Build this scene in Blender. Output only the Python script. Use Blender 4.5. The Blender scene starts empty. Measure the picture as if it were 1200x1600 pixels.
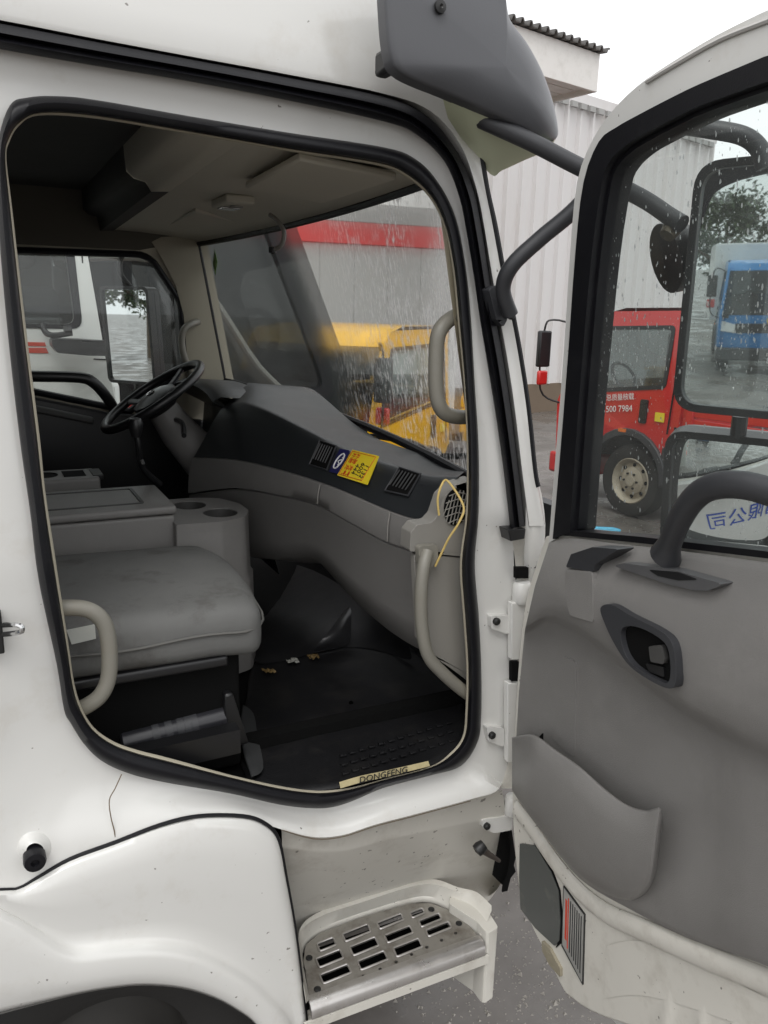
import bpy, bmesh, math, random
import numpy as np
from mathutils import Vector, Matrix, geometry, noise
random.seed(7)
rad = math.radians
scene = bpy.context.scene
COL = scene.collection

# ------------------------------------------------------------------ camera
# truck axes: X = forward of the truck, Y = from its passenger side towards its driver side, Z = up (metres)
FPX = 1248.0                                     # focal length in pixels of the 1200x1600 photograph
EYE = np.array([0.0, -1.5, 1.97])
GZ = -0.30                                       # height of the yard's concrete (z = 0 is an arbitrary datum on the truck)
def _axes(vy=(-40, 475), roll=1.5):
    Y = np.array([vy[0]-600, -(vy[1]-800), FPX]); Y /= np.linalg.norm(Y)
    r = rad(roll); h = np.array([math.cos(r), -math.sin(r), 0.0])
    U = np.cross(Y, h); U /= np.linalg.norm(U)
    if U[1] < 0: U = -U
    return np.array([-np.cross(Y, U), Y, U])
RC = _axes()
cam = bpy.data.cameras.new('camera'); camo = bpy.data.objects.new('camera', cam); COL.objects.link(camo)
m3 = Matrix(((RC[0][0], RC[0][1], -RC[0][2]), (RC[1][0], RC[1][1], -RC[1][2]), (RC[2][0], RC[2][1], -RC[2][2])))
camo.matrix_world = Matrix.Translation(Vector(EYE)) @ m3.to_4x4()
cam.sensor_fit = 'VERTICAL'; cam.sensor_height = 36.0; cam.lens = FPX/1600*36.0
cam.clip_start = 0.02; cam.clip_end = 600
scene.camera = camo
# ------------------------------------------------------------------ overcast sky, soft sun, exposure
SUN_EL, SUN_AZ = 58, 215
world = bpy.data.worlds.new('World'); scene.world = world; world.use_nodes = True
wn = world.node_tree; bg = wn.nodes['Background']
sky = wn.nodes.new('ShaderNodeTexSky'); sky.sky_type = 'NISHITA'; sky.sun_disc = False
sky.sun_elevation = rad(SUN_EL); sky.sun_rotation = rad(SUN_AZ); sky.air_density = 1.0; sky.dust_density = 7.0; sky.ozone_density = 1.0
hs = wn.nodes.new('ShaderNodeHueSaturation'); hs.inputs['Saturation'].default_value = 0.10; hs.inputs['Value'].default_value = 1.0
cl = wn.nodes.new('ShaderNodeMix'); cl.data_type = 'RGBA'; cl.inputs['Factor'].default_value = .8; cl.inputs[7].default_value = (6.6, 6.65, 6.75, 1)   # even overcast cloud deck over the sky
wn.links.new(sky.outputs[0], hs.inputs['Color']); wn.links.new(hs.outputs[0], cl.inputs[6]); wn.links.new(cl.outputs[2], bg.inputs['Color'])
bg.inputs['Strength'].default_value = 0.15
sun = bpy.data.lights.new('sun', 'SUN'); sun.energy = 0.5; sun.angle = rad(25); sun.color = (1, .97, .93)
suno = bpy.data.objects.new('sun', sun); COL.objects.link(suno)
_a, _e = rad(SUN_AZ), rad(SUN_EL)
suno.rotation_euler = Vector((-math.sin(_a)*math.cos(_e), -math.cos(_a)*math.cos(_e), -math.sin(_e))).to_track_quat('-Z', 'Y').to_euler()
suno.location = (0, -6, 9)
scene.view_settings.view_transform = 'Standard'; scene.view_settings.look = 'None'
scene.view_settings.exposure = 0.56; scene.view_settings.gamma = 1.0
scene.render.engine = 'CYCLES'
scene.cycles.use_denoising = True
scene.cycles.max_bounces = 8; scene.cycles.transparent_max_bounces = 16; scene.cycles.diffuse_bounces = 4
scene.cycles.caustics_reflective = False; scene.cycles.caustics_refractive = False
scene.cycles.sample_clamp_indirect = 6.0

# ------------------------------------------------------------------ geometry helpers
def ray(px, py):
    d = RC @ np.array([px-600, -(py-800), FPX]); return d/np.linalg.norm(d)
def onP(px, py, p0, n):
    d = ray(px, py); n = np.array(n, float); t = ((np.array(p0, float)-EYE) @ n)/(d @ n); return Vector(EYE+t*d)
def onX(px, py, x): return onP(px, py, (x, 0, 0), (1, 0, 0))
def onY(px, py, y): return onP(px, py, (0, y, 0), (0, 1, 0))
def onZ(px, py, z): return onP(px, py, (0, 0, z), (0, 0, 1))
def tumble(z): return max(0.0, 0.09*(z-1.5))
def S(px, py, off=0.0):                          # a point on the truck's passenger side, off = metres inwards of the outer skin
    y = off
    for _ in range(5):
        p = onY(px, py, y); y = off+tumble(p.z)
    return onY(px, py, y)

def spl(keys, sub=6, closed=False):              # Catmull-Rom through keys, sub steps per segment
    K = [Vector(k) for k in keys]; n = len(K); out = []
    rng = range(n) if closed else range(n-1)
    for i in rng:
        if closed: p0, p1, p2, p3 = K[i-1], K[i], K[(i+1) % n], K[(i+2) % n]
        else: p0, p1, p2, p3 = K[max(i-1, 0)], K[i], K[i+1], K[min(i+2, n-1)]
        for s in range(sub):
            t = s/sub
            out.append(0.5*((2*p1)+(p2-p0)*t+(2*p0-5*p1+4*p2-p3)*t*t+(3*p1-p0-3*p2+p3)*t**3))
    if not closed: out.append(K[-1].copy())
    return out
def lerp_row(a, b, t): return [p.lerp(q, t) for p, q in zip(a, b)]

def link(name, me, mat, parent=None, loc_parent=None, smooth=True):
    o = bpy.data.objects.new(name, me); COL.objects.link(o)
    if mat is not None and not me.materials: me.materials.append(mat)
    if smooth:
        me.polygons.foreach_set('use_smooth', [True]*len(me.polygons))
    if parent is not None:
        o.parent = parent
        if parent.get('_local') is None:         # parents that carry world-space children
            o.matrix_parent_inverse = parent.matrix_world.inverted() if parent.parent is None else Matrix.Identity(4)
    me.update()
    return o
def raw(name, verts, faces, mat, parent=None, smooth=True, bevel=0, bseg=2, sharp=None):
    me = bpy.data.meshes.new(name); me.from_pydata([tuple(v) for v in verts], [], faces); me.validate(); me.update()
    bm = bmesh.new(); bm.from_mesh(me); bmesh.ops.recalc_face_normals(bm, faces=bm.faces); bm.to_mesh(me); bm.free()
    o = link(name, me, mat, parent, smooth=smooth)
    if bevel:
        m = o.modifiers.new('edge', 'BEVEL'); m.width = bevel; m.segments = bseg; m.limit_method = 'ANGLE'; m.angle_limit = rad(35)
    return o
def autosmooth(o, ang=35):
    me = o.data; bm = bmesh.new(); bm.from_mesh(me)
    for e in bm.edges:
        if len(e.link_faces) == 2 and e.calc_face_angle(0) > rad(ang): e.smooth = False
    bm.to_mesh(me); bm.free(); return o
class MB:                                        # collects several shapes into one mesh
    def __init__(s): s.v, s.f = [], []
    def add(s, verts, faces):
        b = len(s.v); s.v += [tuple(v) for v in verts]; s.f += [tuple(b+i for i in f) for f in faces]; return s
    def grid(s, rows, cu=False, cv=False):
        nr, nc = len(rows), len(rows[0]); V = [p for r in rows for p in r]; F = []
        for i in range(nr if cv else nr-1):
            for j in range(nc if cu else nc-1):
                a, b = i*nc+j, i*nc+(j+1) % nc; c, d = ((i+1) % nr)*nc+(j+1) % nc, ((i+1) % nr)*nc+j
                F.append((a, b, c, d))
        return s.add(V, F)
    def box(s, lo, hi, M=None):
        V = [Vector((x, y, z)) for z in (lo[2], hi[2]) for y in (lo[1], hi[1]) for x in (lo[0], hi[0])]
        if M is not None: V = [M @ v for v in V]
        return s.add(V, [(0, 2, 3, 1), (4, 5, 7, 6), (0, 1, 5, 4), (2, 6, 7, 3), (0, 4, 6, 2), (1, 3, 7, 5)])
    def sweep(s, pts, prof, nref=None, closed=False, cap=True):
        pts = [Vector(p) for p in pts]; n = len(pts); rows = []
        nr = None
        for i, p in enumerate(pts):
            a = pts[i-1] if (i > 0 or closed) else p; b = pts[(i+1) % n] if (i < n-1 or closed) else p
            t = (b-a).normalized()
            if nref is not None: ref = Vector(nref[i]) if isinstance(nref, list) else Vector(nref)
            else:
                ref = nr if nr is not None else (Vector((0, 0, 1)) if abs(t.z) < .9 else Vector((1, 0, 0)))
            u = t.cross(ref).normalized(); w = u.cross(t).normalized(); nr = w
            pr = prof(i/(max(1, n-1))) if callable(prof) else prof
            rows.append([p+u*q[0]+w*q[1] for q in pr])
        b0 = len(s.v); s.grid(rows, cu=True, cv=closed)
        if cap and not closed:
            k = len(rows[0]); s.f.append(tuple(b0+i for i in range(k))[::-1]); s.f.append(tuple(b0+(n-1)*k+i for i in range(k)))
        return s
    def tube(s, pts, r, seg=10, closed=False, nref=None):
        if callable(r): return s.sweep(pts, lambda t: circ(r(t), seg), nref, closed)
        return s.sweep(pts, circ(r, seg), nref, closed)
    def lathe(s, prof, M=None, seg=24, cap=True):
        M = M or Matrix.Identity(4); rows = [[M @ Vector((r*math.cos(2*math.pi*k/seg), r*math.sin(2*math.pi*k/seg), z)) for k in range(seg)] for r, z in prof]
        return s.grid(rows, cu=True)
    def plate(s, loops, T, c0, c1):
        L = [[Vector((p[0], p[1], 0)) for p in lp] for lp in loops]
        tri = geometry.tessellate_polygon(L); flat = [p for lp in L for p in lp]; n = len(flat)
        V = [T(p.x, p.y, c0) for p in flat]+[T(p.x, p.y, c1) for p in flat]
        F = [tuple(t) for t in tri]+[tuple(n+i for i in t)[::-1] for t in tri]
        k = 0
        for lp in L:
            m = len(lp)
            for i in range(m):
                a, b = k+i, k+(i+1) % m; F.append((a, b, n+b, n+a))
            k += m
        return s.add(V, F)
    def build(s, name, mat, parent=None, smooth=True, bevel=0, bseg=2, ang=35, sub=0):
        o = raw(name, s.v, s.f, mat, parent, smooth, bevel, bseg)
        if sub:
            m = o.modifiers.new('sub', 'SUBSURF'); m.levels = sub; m.render_levels = sub
        elif smooth: autosmooth(o, ang)
        return o
def circ(r, n=10, sx=1, sy=1): return [(r*sx*math.cos(2*math.pi*k/n), r*sy*math.sin(2*math.pi*k/n)) for k in range(n)]
def fillet(pts, r, n=5):
    out = []; N = len(pts); P = [Vector((p[0], p[1])) for p in pts]
    for i in range(N):
        a, b, c = P[i-1], P[i], P[(i+1) % N]; rr_ = r[i] if isinstance(r, (list, tuple)) else r
        u, v = (a-b), (c-b); lu, lv = u.length, v.length; u.normalize(); v.normalize()
        ang = math.acos(max(-1, min(1, u.dot(v))))
        if rr_ <= 0 or ang > 3.1: out.append(b); continue
        d = min(rr_/math.tan(ang/2), lu*.48, lv*.48)
        p, q = b+u*d, b+v*d
        for k in range(n+1):
            t = k/n; out.append((1-t)**2*p+2*t*(1-t)*b+t*t*q)
    return [(p.x, p.y) for p in out]
def rr(x0, y0, x1, y1, r, n=5): return fillet([(x0, y0), (x1, y0), (x1, y1), (x0, y1)], r, n)
def TXY(z0=0): return lambda a, b, c: Vector((a, b, z0+c))
def TXZ(y0=0): return lambda a, b, c: Vector((a, y0+c, b))
def TYZ(x0=0): return lambda a, b, c: Vector((x0+c, a, b))

def E(name, loc, label, cat, group=None, rz=0, local=False):
    o = bpy.data.objects.new(name, None); COL.objects.link(o); o.empty_display_size = .2
    o.matrix_world = Matrix.Translation(Vector(loc)) @ Matrix.Rotation(rz, 4, 'Z')
    o['label'] = label; o['category'] = cat
    if group: o['group'] = group
    if local: o['_local'] = 1
    return o
def tag(o, label, cat=None, group=None):
    o['label'] = label
    if cat: o['category'] = cat
    if group: o['group'] = group
    return o
def text(name, body, M, size, mat, parent=None, extrude=.0006, align='CENTER'):
    c = bpy.data.curves.new('t', 'FONT'); c.body = body; c.size = size; c.extrude = extrude; c.align_x = align; c.align_y = 'CENTER'; c.resolution_u = 3
    o = bpy.data.objects.new('t', c); COL.objects.link(o)
    dg = bpy.context.evaluated_depsgraph_get(); me = bpy.data.meshes.new_from_object(o.evaluated_get(dg))
    bpy.data.objects.remove(o); bpy.data.curves.remove(c)
    me.transform(M); me.materials.clear()
    return link(name, me, mat, parent, smooth=False)
def frameM(o, x, y):                             # matrix with origin o, local x and y axes
    x = Vector(x).normalized(); z = x.cross(Vector(y)).normalized(); y = z.cross(x)
    return Matrix(((x.x, y.x, z.x, o[0]), (x.y, y.y, z.y, o[1]), (x.z, y.z, z.z, o[2]), (0, 0, 0, 1)))

# ------------------------------------------------------------------ materials
def mat(name, col, rough=.5, metal=0.0, var=.08, vs=6.0, bump=0.0, bs=300.0, dirt=None, damt=.5, ds=5.0, dlo=.5, coat=0.0, spec=.5, rvar=.1, stretch=(1, 1, 1), specks=None):
    m = bpy.data.materials.new(name); m.use_nodes = True; nt = m.node_tree; N, L = nt.nodes, nt.links
    b = N['Principled BSDF']; b.inputs['Roughness'].default_value = rough; b.inputs['Metallic'].default_value = metal
    b.inputs['Specular IOR Level'].default_value = spec; b.inputs['Coat Weight'].default_value = coat; b.inputs['Coat Roughness'].default_value = .08
    tc = N.new('ShaderNodeTexCoord'); mp = N.new('ShaderNodeMapping'); mp.inputs['Scale'].default_value = stretch
    L.new(tc.outputs['Object'], mp.inputs['Vector'])
    nz = N.new('ShaderNodeTexNoise'); nz.inputs['Scale'].default_value = vs; nz.inputs['Detail'].default_value = 6; nz.inputs['Roughness'].default_value = .65
    L.new(mp.outputs[0], nz.inputs['Vector'])
    mr = N.new('ShaderNodeMapRange'); mr.inputs[3].default_value = 1-var; mr.inputs[4].default_value = 1+var; L.new(nz.outputs['Fac'], mr.inputs[0])
    mx = N.new('ShaderNodeMix'); mx.data_type = 'RGBA'; mx.blend_type = 'MULTIPLY'; mx.inputs['Factor'].default_value = 1
    mx.inputs[6].default_value = (*col, 1); L.new(mr.outputs[0], mx.inputs[7])
    out = mx.outputs[2]
    if dirt:
        n2 = N.new('ShaderNodeTexNoise'); n2.inputs['Scale'].default_value = ds; n2.inputs['Detail'].default_value = 8; n2.inputs['Roughness'].default_value = .7
        L.new(mp.outputs[0], n2.inputs['Vector'])
        r2 = N.new('ShaderNodeMapRange'); r2.inputs[1].default_value = dlo; r2.inputs[2].default_value = dlo+.25; r2.inputs[4].default_value = damt; L.new(n2.outputs['Fac'], r2.inputs[0])
        m2 = N.new('ShaderNodeMix'); m2.data_type = 'RGBA'; m2.inputs[7].default_value = (*dirt, 1); L.new(r2.outputs[0], m2.inputs['Factor']); L.new(out, m2.inputs[6]); out = m2.outputs[2]
    if specks:                                   # small chips and scratches through the paint
        n4 = N.new('ShaderNodeTexNoise'); n4.inputs['Scale'].default_value = specks[0]; n4.inputs['Detail'].default_value = 2; L.new(mp.outputs[0], n4.inputs['Vector'])
        n5 = N.new('ShaderNodeTexNoise'); n5.inputs['Scale'].default_value = 5; n5.inputs['Detail'].default_value = 2; L.new(mp.outputs[0], n5.inputs['Vector'])
        ad = N.new('ShaderNodeMath'); ad.operation = 'MULTIPLY_ADD'; ad.inputs[1].default_value = .35; L.new(n5.outputs['Fac'], ad.inputs[0]); L.new(n4.outputs['Fac'], ad.inputs[2])
        r5 = N.new('ShaderNodeMapRange'); r5.inputs[1].default_value = specks[1]; r5.inputs[2].default_value = specks[1]+.03; r5.inputs[4].default_value = .75; L.new(ad.outputs[0], r5.inputs[0])
        m5 = N.new('ShaderNodeMix'); m5.data_type = 'RGBA'; m5.inputs[7].default_value = (.10, .085, .07, 1); L.new(r5.outputs[0], m5.inputs['Factor']); L.new(out, m5.inputs[6]); out = m5.outputs[2]
    L.new(out, b.inputs['Base Color'])
    if rvar:
        r3 = N.new('ShaderNodeMapRange'); r3.inputs[3].default_value = max(.02, rough-rvar); r3.inputs[4].default_value = min(1, rough+rvar); L.new(nz.outputs['Fac'], r3.inputs[0]); L.new(r3.outputs[0], b.inputs['Roughness'])
    if bump:
        n3 = N.new('ShaderNodeTexNoise'); n3.inputs['Scale'].default_value = bs; n3.inputs['Detail'].default_value = 3; L.new(mp.outputs[0], n3.inputs['Vector'])
        bp = N.new('ShaderNodeBump'); bp.inputs['Strength'].default_value = bump; bp.inputs['Distance'].default_value = .002; L.new(n3.outputs['Fac'], bp.inputs['Height']); L.new(bp.outputs[0], b.inputs['Normal'])
    return m
WHITE = mat('white_paint', (.67, .665, .64), .20, var=.03, vs=3, dirt=(.42, .36, .27), damt=.30, ds=7, dlo=.55, coat=.5, specks=(70, .935))
WHITE2 = mat('white_paint_grimy', (.64, .62, .565), .36, var=.05, vs=5, dirt=(.22, .18, .13), damt=.42, ds=7, dlo=.50, specks=(60, .90))
WHITEB = mat('white_truck_paint', (.78, .78, .76), .3, var=.03, coat=.3)
CREAM = mat('cream_trim', (.42, .385, .30), .5, var=.05)
RUBBER = mat('black_rubber', (.007, .007, .009), .42, var=.2, bump=.15, bs=400, spec=.28, dirt=(.03, .03, .03), damt=.4, ds=14, dlo=.55)
RUBDUST = mat('dusty_rubber', (.022, .022, .023), .55, var=.3, vs=15)
GREY = mat('grey_plastic', (.205, .198, .190), .42, var=.10, vs=7, bump=.45, bs=600, dirt=(.29, .28, .265), damt=.35, ds=5, dlo=.52)
GREYD = mat('grey_plastic_dark', (.055, .054, .052), .5, var=.08, bump=.25, bs=900)
GREYL = mat('grey_plastic_light', (.24, .23, .21), .5, var=.05, bump=.15, bs=900)
HANDLE = mat('handle_grey', (.22, .21, .18), .45, var=.05, dirt=(.2, .17, .12), damt=.3, ds=8)
DASH = mat('dash_black_plastic', (.020, .022, .024), .36, spec=.5, var=.12, bump=.3, bs=800, dirt=(.07, .07, .065), damt=.22, ds=5, dlo=.55)
CHAR = mat('charcoal_plastic', (.036, .037, .041), .42, var=.08, bump=.2, bs=700)
BLACKP = mat('black_plastic', (.010, .010, .011), .35, var=.1)
BLACKM = mat('black_matte', (.005, .005, .005), .85, var=.1, spec=.12)
VISOR = mat('visor_grey', (.088, .090, .098), .4, var=.05, bump=.1, bs=500)
VISUND = mat('visor_underside', (.62, .66, .48), .5, var=.04)
SEATM = mat('seat_fabric', (.155, .155, .150), .9, var=.16, vs=10, bump=.5, bs=1500, dirt=(.055, .048, .04), damt=.8, ds=6, dlo=.52, spec=.2)
MATF = mat('floor_rubber', (.008, .008, .009), .5, spec=.3, var=.25, vs=12, bump=.3, bs=250, dirt=(.03, .028, .025), damt=.5, ds=9)
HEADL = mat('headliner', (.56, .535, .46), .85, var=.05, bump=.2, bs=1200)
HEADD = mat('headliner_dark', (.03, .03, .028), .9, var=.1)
STEEL = mat('dirty_aluminium', (.46, .44, .41), .38, metal=.85, var=.12, vs=14, bump=.2, bs=200, dirt=(.16, .13, .10), damt=.75, ds=11, dlo=.47)
ALU = mat('worn_aluminium', (.58, .56, .54), .3, metal=.9, var=.1, vs=20, dirt=(.25, .22, .18), damt=.5, ds=14, dlo=.52)
CHROME = mat('chrome', (.6, .6, .6), .15, metal=1)
BOLT = mat('dark_bolt', (.02, .02, .02), .4, metal=.3)
YELLOW = mat('yellow_sticker', (.78, .60, .03), .45, var=.05)
REDT = mat('red_print', (.60, .05, .02), .5)
BLACKT = mat('black_print', (.02, .02, .02), .5)
BLUET = mat('blue_print', (.03, .08, .42), .4)
WHITET = mat('white_print', (.75, .75, .75), .5)
NAVY = mat('navy_sticker', (.02, .02, .09), .35)
BRASS = mat('faded_plate', (.50, .43, .24), .45, var=.12, vs=30, dirt=(.2, .15, .08), damt=.6, ds=20)
CORDM = mat('yellow_cord', (.62, .46, .16), .55)
REDP = mat('red_truck_paint', (.50, .018, .016), .3, var=.05, coat=.5)
YELP = mat('yellow_truck_paint', (.72, .40, .012), .35, var=.05, coat=.4)
BLUEP = mat('blue_truck_paint', (.02, .20, .50), .3, var=.05, coat=.5)
TYRE = mat('tyre_rubber', (.022, .021, .02), .8, var=.2, bump=.3, bs=80)
RIM = mat('dusty_rim', (.42, .37, .29), .6, metal=.2, var=.2, vs=12, dirt=(.15, .1, .06), damt=.6)
DARKP = mat('dark_truck_paint', (.012, .015, .015), .6, var=.1, spec=.2)
GREYBOX = mat('grey_cargo_panel', (.34, .34, .325), .5, var=.04, dirt=(.35, .33, .3), damt=.4, ds=2)
LAMP = mat('lamp_lens', (.75, .76, .76), .12, var=.1, vs=30, coat=.5)
ORANGE = mat('orange_lens', (.7, .16, .02), .2)
SILVERL = mat('silver_label', (.42, .42, .40), .35, metal=.4, var=.1, vs=30)
LEAFM = [mat('leaf_green', (.05, .085, .03), .6, var=.3, vs=2), mat('leaf_dark', (.03, .055, .025), .6, var=.3, vs=2), mat('leaf_pale', (.08, .115, .05), .6, var=.3, vs=2)]
BARK = mat('bark', (.10, .075, .05), .9, var=.3, vs=10)

def glass(name, tint=(.9, .93, .92), film=0.0, wet=False, ior=1.45):
    m = bpy.data.materials.new(name); m.use_nodes = True; nt = m.node_tree; N, L = nt.nodes, nt.links
    N.remove(N['Principled BSDF']); out = N['Material Output']
    tr = N.new('ShaderNodeBsdfTransparent'); tr.inputs[0].default_value = (*tint, 1)
    gl = N.new('ShaderNodeBsdfGlossy'); gl.inputs['Roughness'].default_value = .02; gl.inputs['Color'].default_value = (1, 1, 1, 1)
    # same reflectance from either side of the thin pane
    ge = N.new('ShaderNodeNewGeometry'); io = N.new('ShaderNodeMapRange'); io.inputs[3].default_value = ior; io.inputs[4].default_value = 1/ior; L.new(ge.outputs['Backfacing'], io.inputs[0])
    fr = N.new('ShaderNodeFresnel'); L.new(io.outputs[0], fr.inputs['IOR'])
    mx = N.new('ShaderNodeMixShader'); L.new(fr.outputs[0], mx.inputs[0]); L.new(tr.outputs[0], mx.inputs[1]); L.new(gl.outputs[0], mx.inputs[2])
    res = mx.outputs[0]
    tc = N.new('ShaderNodeTexCoord')
    df = N.new('ShaderNodeBsdfTranslucent'); df.inputs[0].default_value = (.8, .8, .78, 1)
    d2 = N.new('ShaderNodeBsdfDiffuse'); d2.inputs[0].default_value = (.6, .6, .58, 1)
    ad = N.new('ShaderNodeMixShader'); ad.inputs[0].default_value = .5; L.new(df.outputs[0], ad.inputs[1]); L.new(d2.outputs[0], ad.inputs[2])
    nz = N.new('ShaderNodeTexNoise'); nz.inputs['Scale'].default_value = 5; nz.inputs['Detail'].default_value = 5; L.new(tc.outputs['Object'], nz.inputs['Vector'])
    mr = N.new('ShaderNodeMapRange'); mr.inputs[1].default_value = .35; mr.inputs[2].default_value = .75; mr.inputs[3].default_value = film*.3; mr.inputs[4].default_value = film; L.new(nz.outputs[0], mr.inputs[0])
    fac = mr.outputs[0]
    if wet:
        # blurred view through the water film on the wiped-out passenger half, streaks running down it
        rf = N.new('ShaderNodeBsdfRefraction'); rf.inputs['Roughness'].default_value = .5
        i2 = N.new('ShaderNodeMapRange'); i2.inputs[3].default_value = 1.018; i2.inputs[4].default_value = 1/1.018; L.new(ge.outputs['Backfacing'], i2.inputs[0]); L.new(i2.outputs[0], rf.inputs['IOR'])
        mw = N.new('ShaderNodeMixShader'); L.new(res, mw.inputs[1]); L.new(rf.outputs[0], mw.inputs[2]); mw.inputs[0].default_value = .32; res = mw.outputs[0]
        mp = N.new('ShaderNodeMapping'); mp.inputs['Scale'].default_value = (1, 1, .22); L.new(tc.outputs['Object'], mp.inputs['Vector'])
        n2 = N.new('ShaderNodeTexNoise'); n2.inputs['Scale'].default_value = 95; n2.inputs['Detail'].default_value = 4; n2.inputs['Roughness'].default_value = .7; L.new(mp.outputs[0], n2.inputs['Vector'])
        r2 = N.new('ShaderNodeMapRange'); r2.inputs[1].default_value = .50; r2.inputs[2].default_value = .60; L.new(n2.outputs[0], r2.inputs[0])
        n4 = N.new('ShaderNodeTexNoise'); n4.inputs['Scale'].default_value = 4; n4.inputs['Detail'].default_value = 3; L.new(tc.outputs['Object'], n4.inputs['Vector'])
        sx = N.new('ShaderNodeSeparateXYZ'); L.new(tc.outputs['Object'], sx.inputs[0])
        r4 = N.new('ShaderNodeMapRange'); r4.inputs[1].default_value = 1.15; r4.inputs[2].default_value = .55; L.new(sx.outputs['Y'], r4.inputs[0])
        r5 = N.new('ShaderNodeMapRange'); r5.inputs[1].default_value = .30; r5.inputs[2].default_value = .55; L.new(n4.outputs[0], r5.inputs[0])
        m1 = N.new('ShaderNodeMath'); m1.operation = 'MULTIPLY'; L.new(r2.outputs[0], m1.inputs[0]); L.new(r4.outputs[0], m1.inputs[1])
        m2 = N.new('ShaderNodeMath'); m2.operation = 'MULTIPLY'; L.new(m1.outputs[0], m2.inputs[0]); L.new(r5.outputs[0], m2.inputs[1])
        m3_ = N.new('ShaderNodeMath'); m3_.operation = 'MULTIPLY'; m3_.inputs[1].default_value = .95; L.new(m2.outputs[0], m3_.inputs[0])
        m4 = N.new('ShaderNodeMath'); m4.operation = 'ADD'; m4.use_clamp = True; L.new(m3_.outputs[0], m4.inputs[0]); L.new(fac, m4.inputs[1]); fac = m4.outputs[0]
    m6 = N.new('ShaderNodeMixShader'); L.new(fac, m6.inputs[0]); L.new(res, m6.inputs[1]); L.new(ad.outputs[0], m6.inputs[2])
    L.new(m6.outputs[0], out.inputs[0]); return m
GLASS = glass('door_glass', film=.05)
GLASSC = glass('clear_glass', film=.06)
GLASST = glass('tinted_glass', tint=(.22, .24, .24), film=.06)
WSCREEN = glass('wet_windscreen', film=.012, wet=True, ior=1.28)
def mirror_mat():
    m = mat('mirror_glass', (.80, .82, .82), .015, metal=1, var=.03, rvar=0)
    return m
MIRROR = mirror_mat()
def drop_mat():
    m = bpy.data.materials.new('water_drop'); m.use_nodes = True; nt = m.node_tree; N, L = nt.nodes, nt.links
    N.remove(N['Principled BSDF']); out = N['Material Output']
    gl = N.new('ShaderNodeBsdfGlossy'); gl.inputs['Roughness'].default_value = .05
    tr = N.new('ShaderNodeBsdfTransparent'); tr.inputs[0].default_value = (.92, .92, .92, 1)
    tl = N.new('ShaderNodeBsdfTranslucent'); tl.inputs[0].default_value = (.9, .9, .9, 1)
    a = N.new('ShaderNodeMixShader'); a.inputs[0].default_value = .65; L.new(tr.outputs[0], a.inputs[1]); L.new(tl.outputs[0], a.inputs[2])
    b = N.new('ShaderNodeMixShader'); b.inputs[0].default_value = .25; L.new(a.outputs[0], b.inputs[1]); L.new(gl.outputs[0], b.inputs[2])
    L.new(b.outputs[0], out.inputs[0]); return m
DROP = drop_mat()

# ================================================================== THE SETTING
def ground_mat():
    m = mat('wet_concrete', (.155, .142, .13), .45, var=.35, vs=6, bump=.06, bs=60, dirt=(.08, .07, .062), damt=.8, ds=.9, dlo=.42)
    nt = m.node_tree; N, L = nt.nodes, nt.links; b = N['Principled BSDF']
    tc = N.new('ShaderNodeTexCoord'); nz = N.new('ShaderNodeTexNoise'); nz.inputs['Scale'].default_value = 1.3; nz.inputs['Detail'].default_value = 7
    L.new(tc.outputs['Object'], nz.inputs['Vector'])
    mr = N.new('ShaderNodeMapRange'); mr.inputs[1].default_value = .42; mr.inputs[2].default_value = .6; mr.inputs[3].default_value = .22; mr.inputs[4].default_value = .65; L.new(nz.outputs[0], mr.inputs[0])
    L.new(mr.outputs[0], b.inputs['Roughness']); return m
GROUND = ground_mat()
g = MB(); n = 60
g.grid([[Vector((x, y, GZ)) for x in (-300, -60, -20, -8, -2, 0, 2, 4, 8, 20, 60, 300)] for y in (-300, -60, -20, -8, -2, 0, 2, 4, 8, 20, 60, 300)])
go = g.build('ground', GROUND); go['kind'] = 'structure'; go['label'] = 'wet grey concrete yard with puddles and grit'
# grit lying on the concrete by the step
gm = MB()
for k in range(1100):
    x, y = random.gauss(1.5, .30), random.gauss(.36, .30); s = random.uniform(.003, .004+.012*random.random()**3)
    c = Vector((x, y, GZ+s*.3)); a0 = random.uniform(0, 6)
    V = [c+Vector((s*math.cos(a0+i*2.1), s*math.sin(a0+i*2.1), -s*.3)) for i in range(3)]+[c+Vector((0, 0, s*.5))]
    gm.add(V, [(0, 1, 3), (1, 2, 3), (2, 0, 3)])
gr = gm.build('grit', mat('grit', (.30, .28, .25), .7, var=.4, vs=40), smooth=False); gr['kind'] = 'stuff'; gr['label'] = 'loose grit and chips scattered on the wet concrete'

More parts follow.
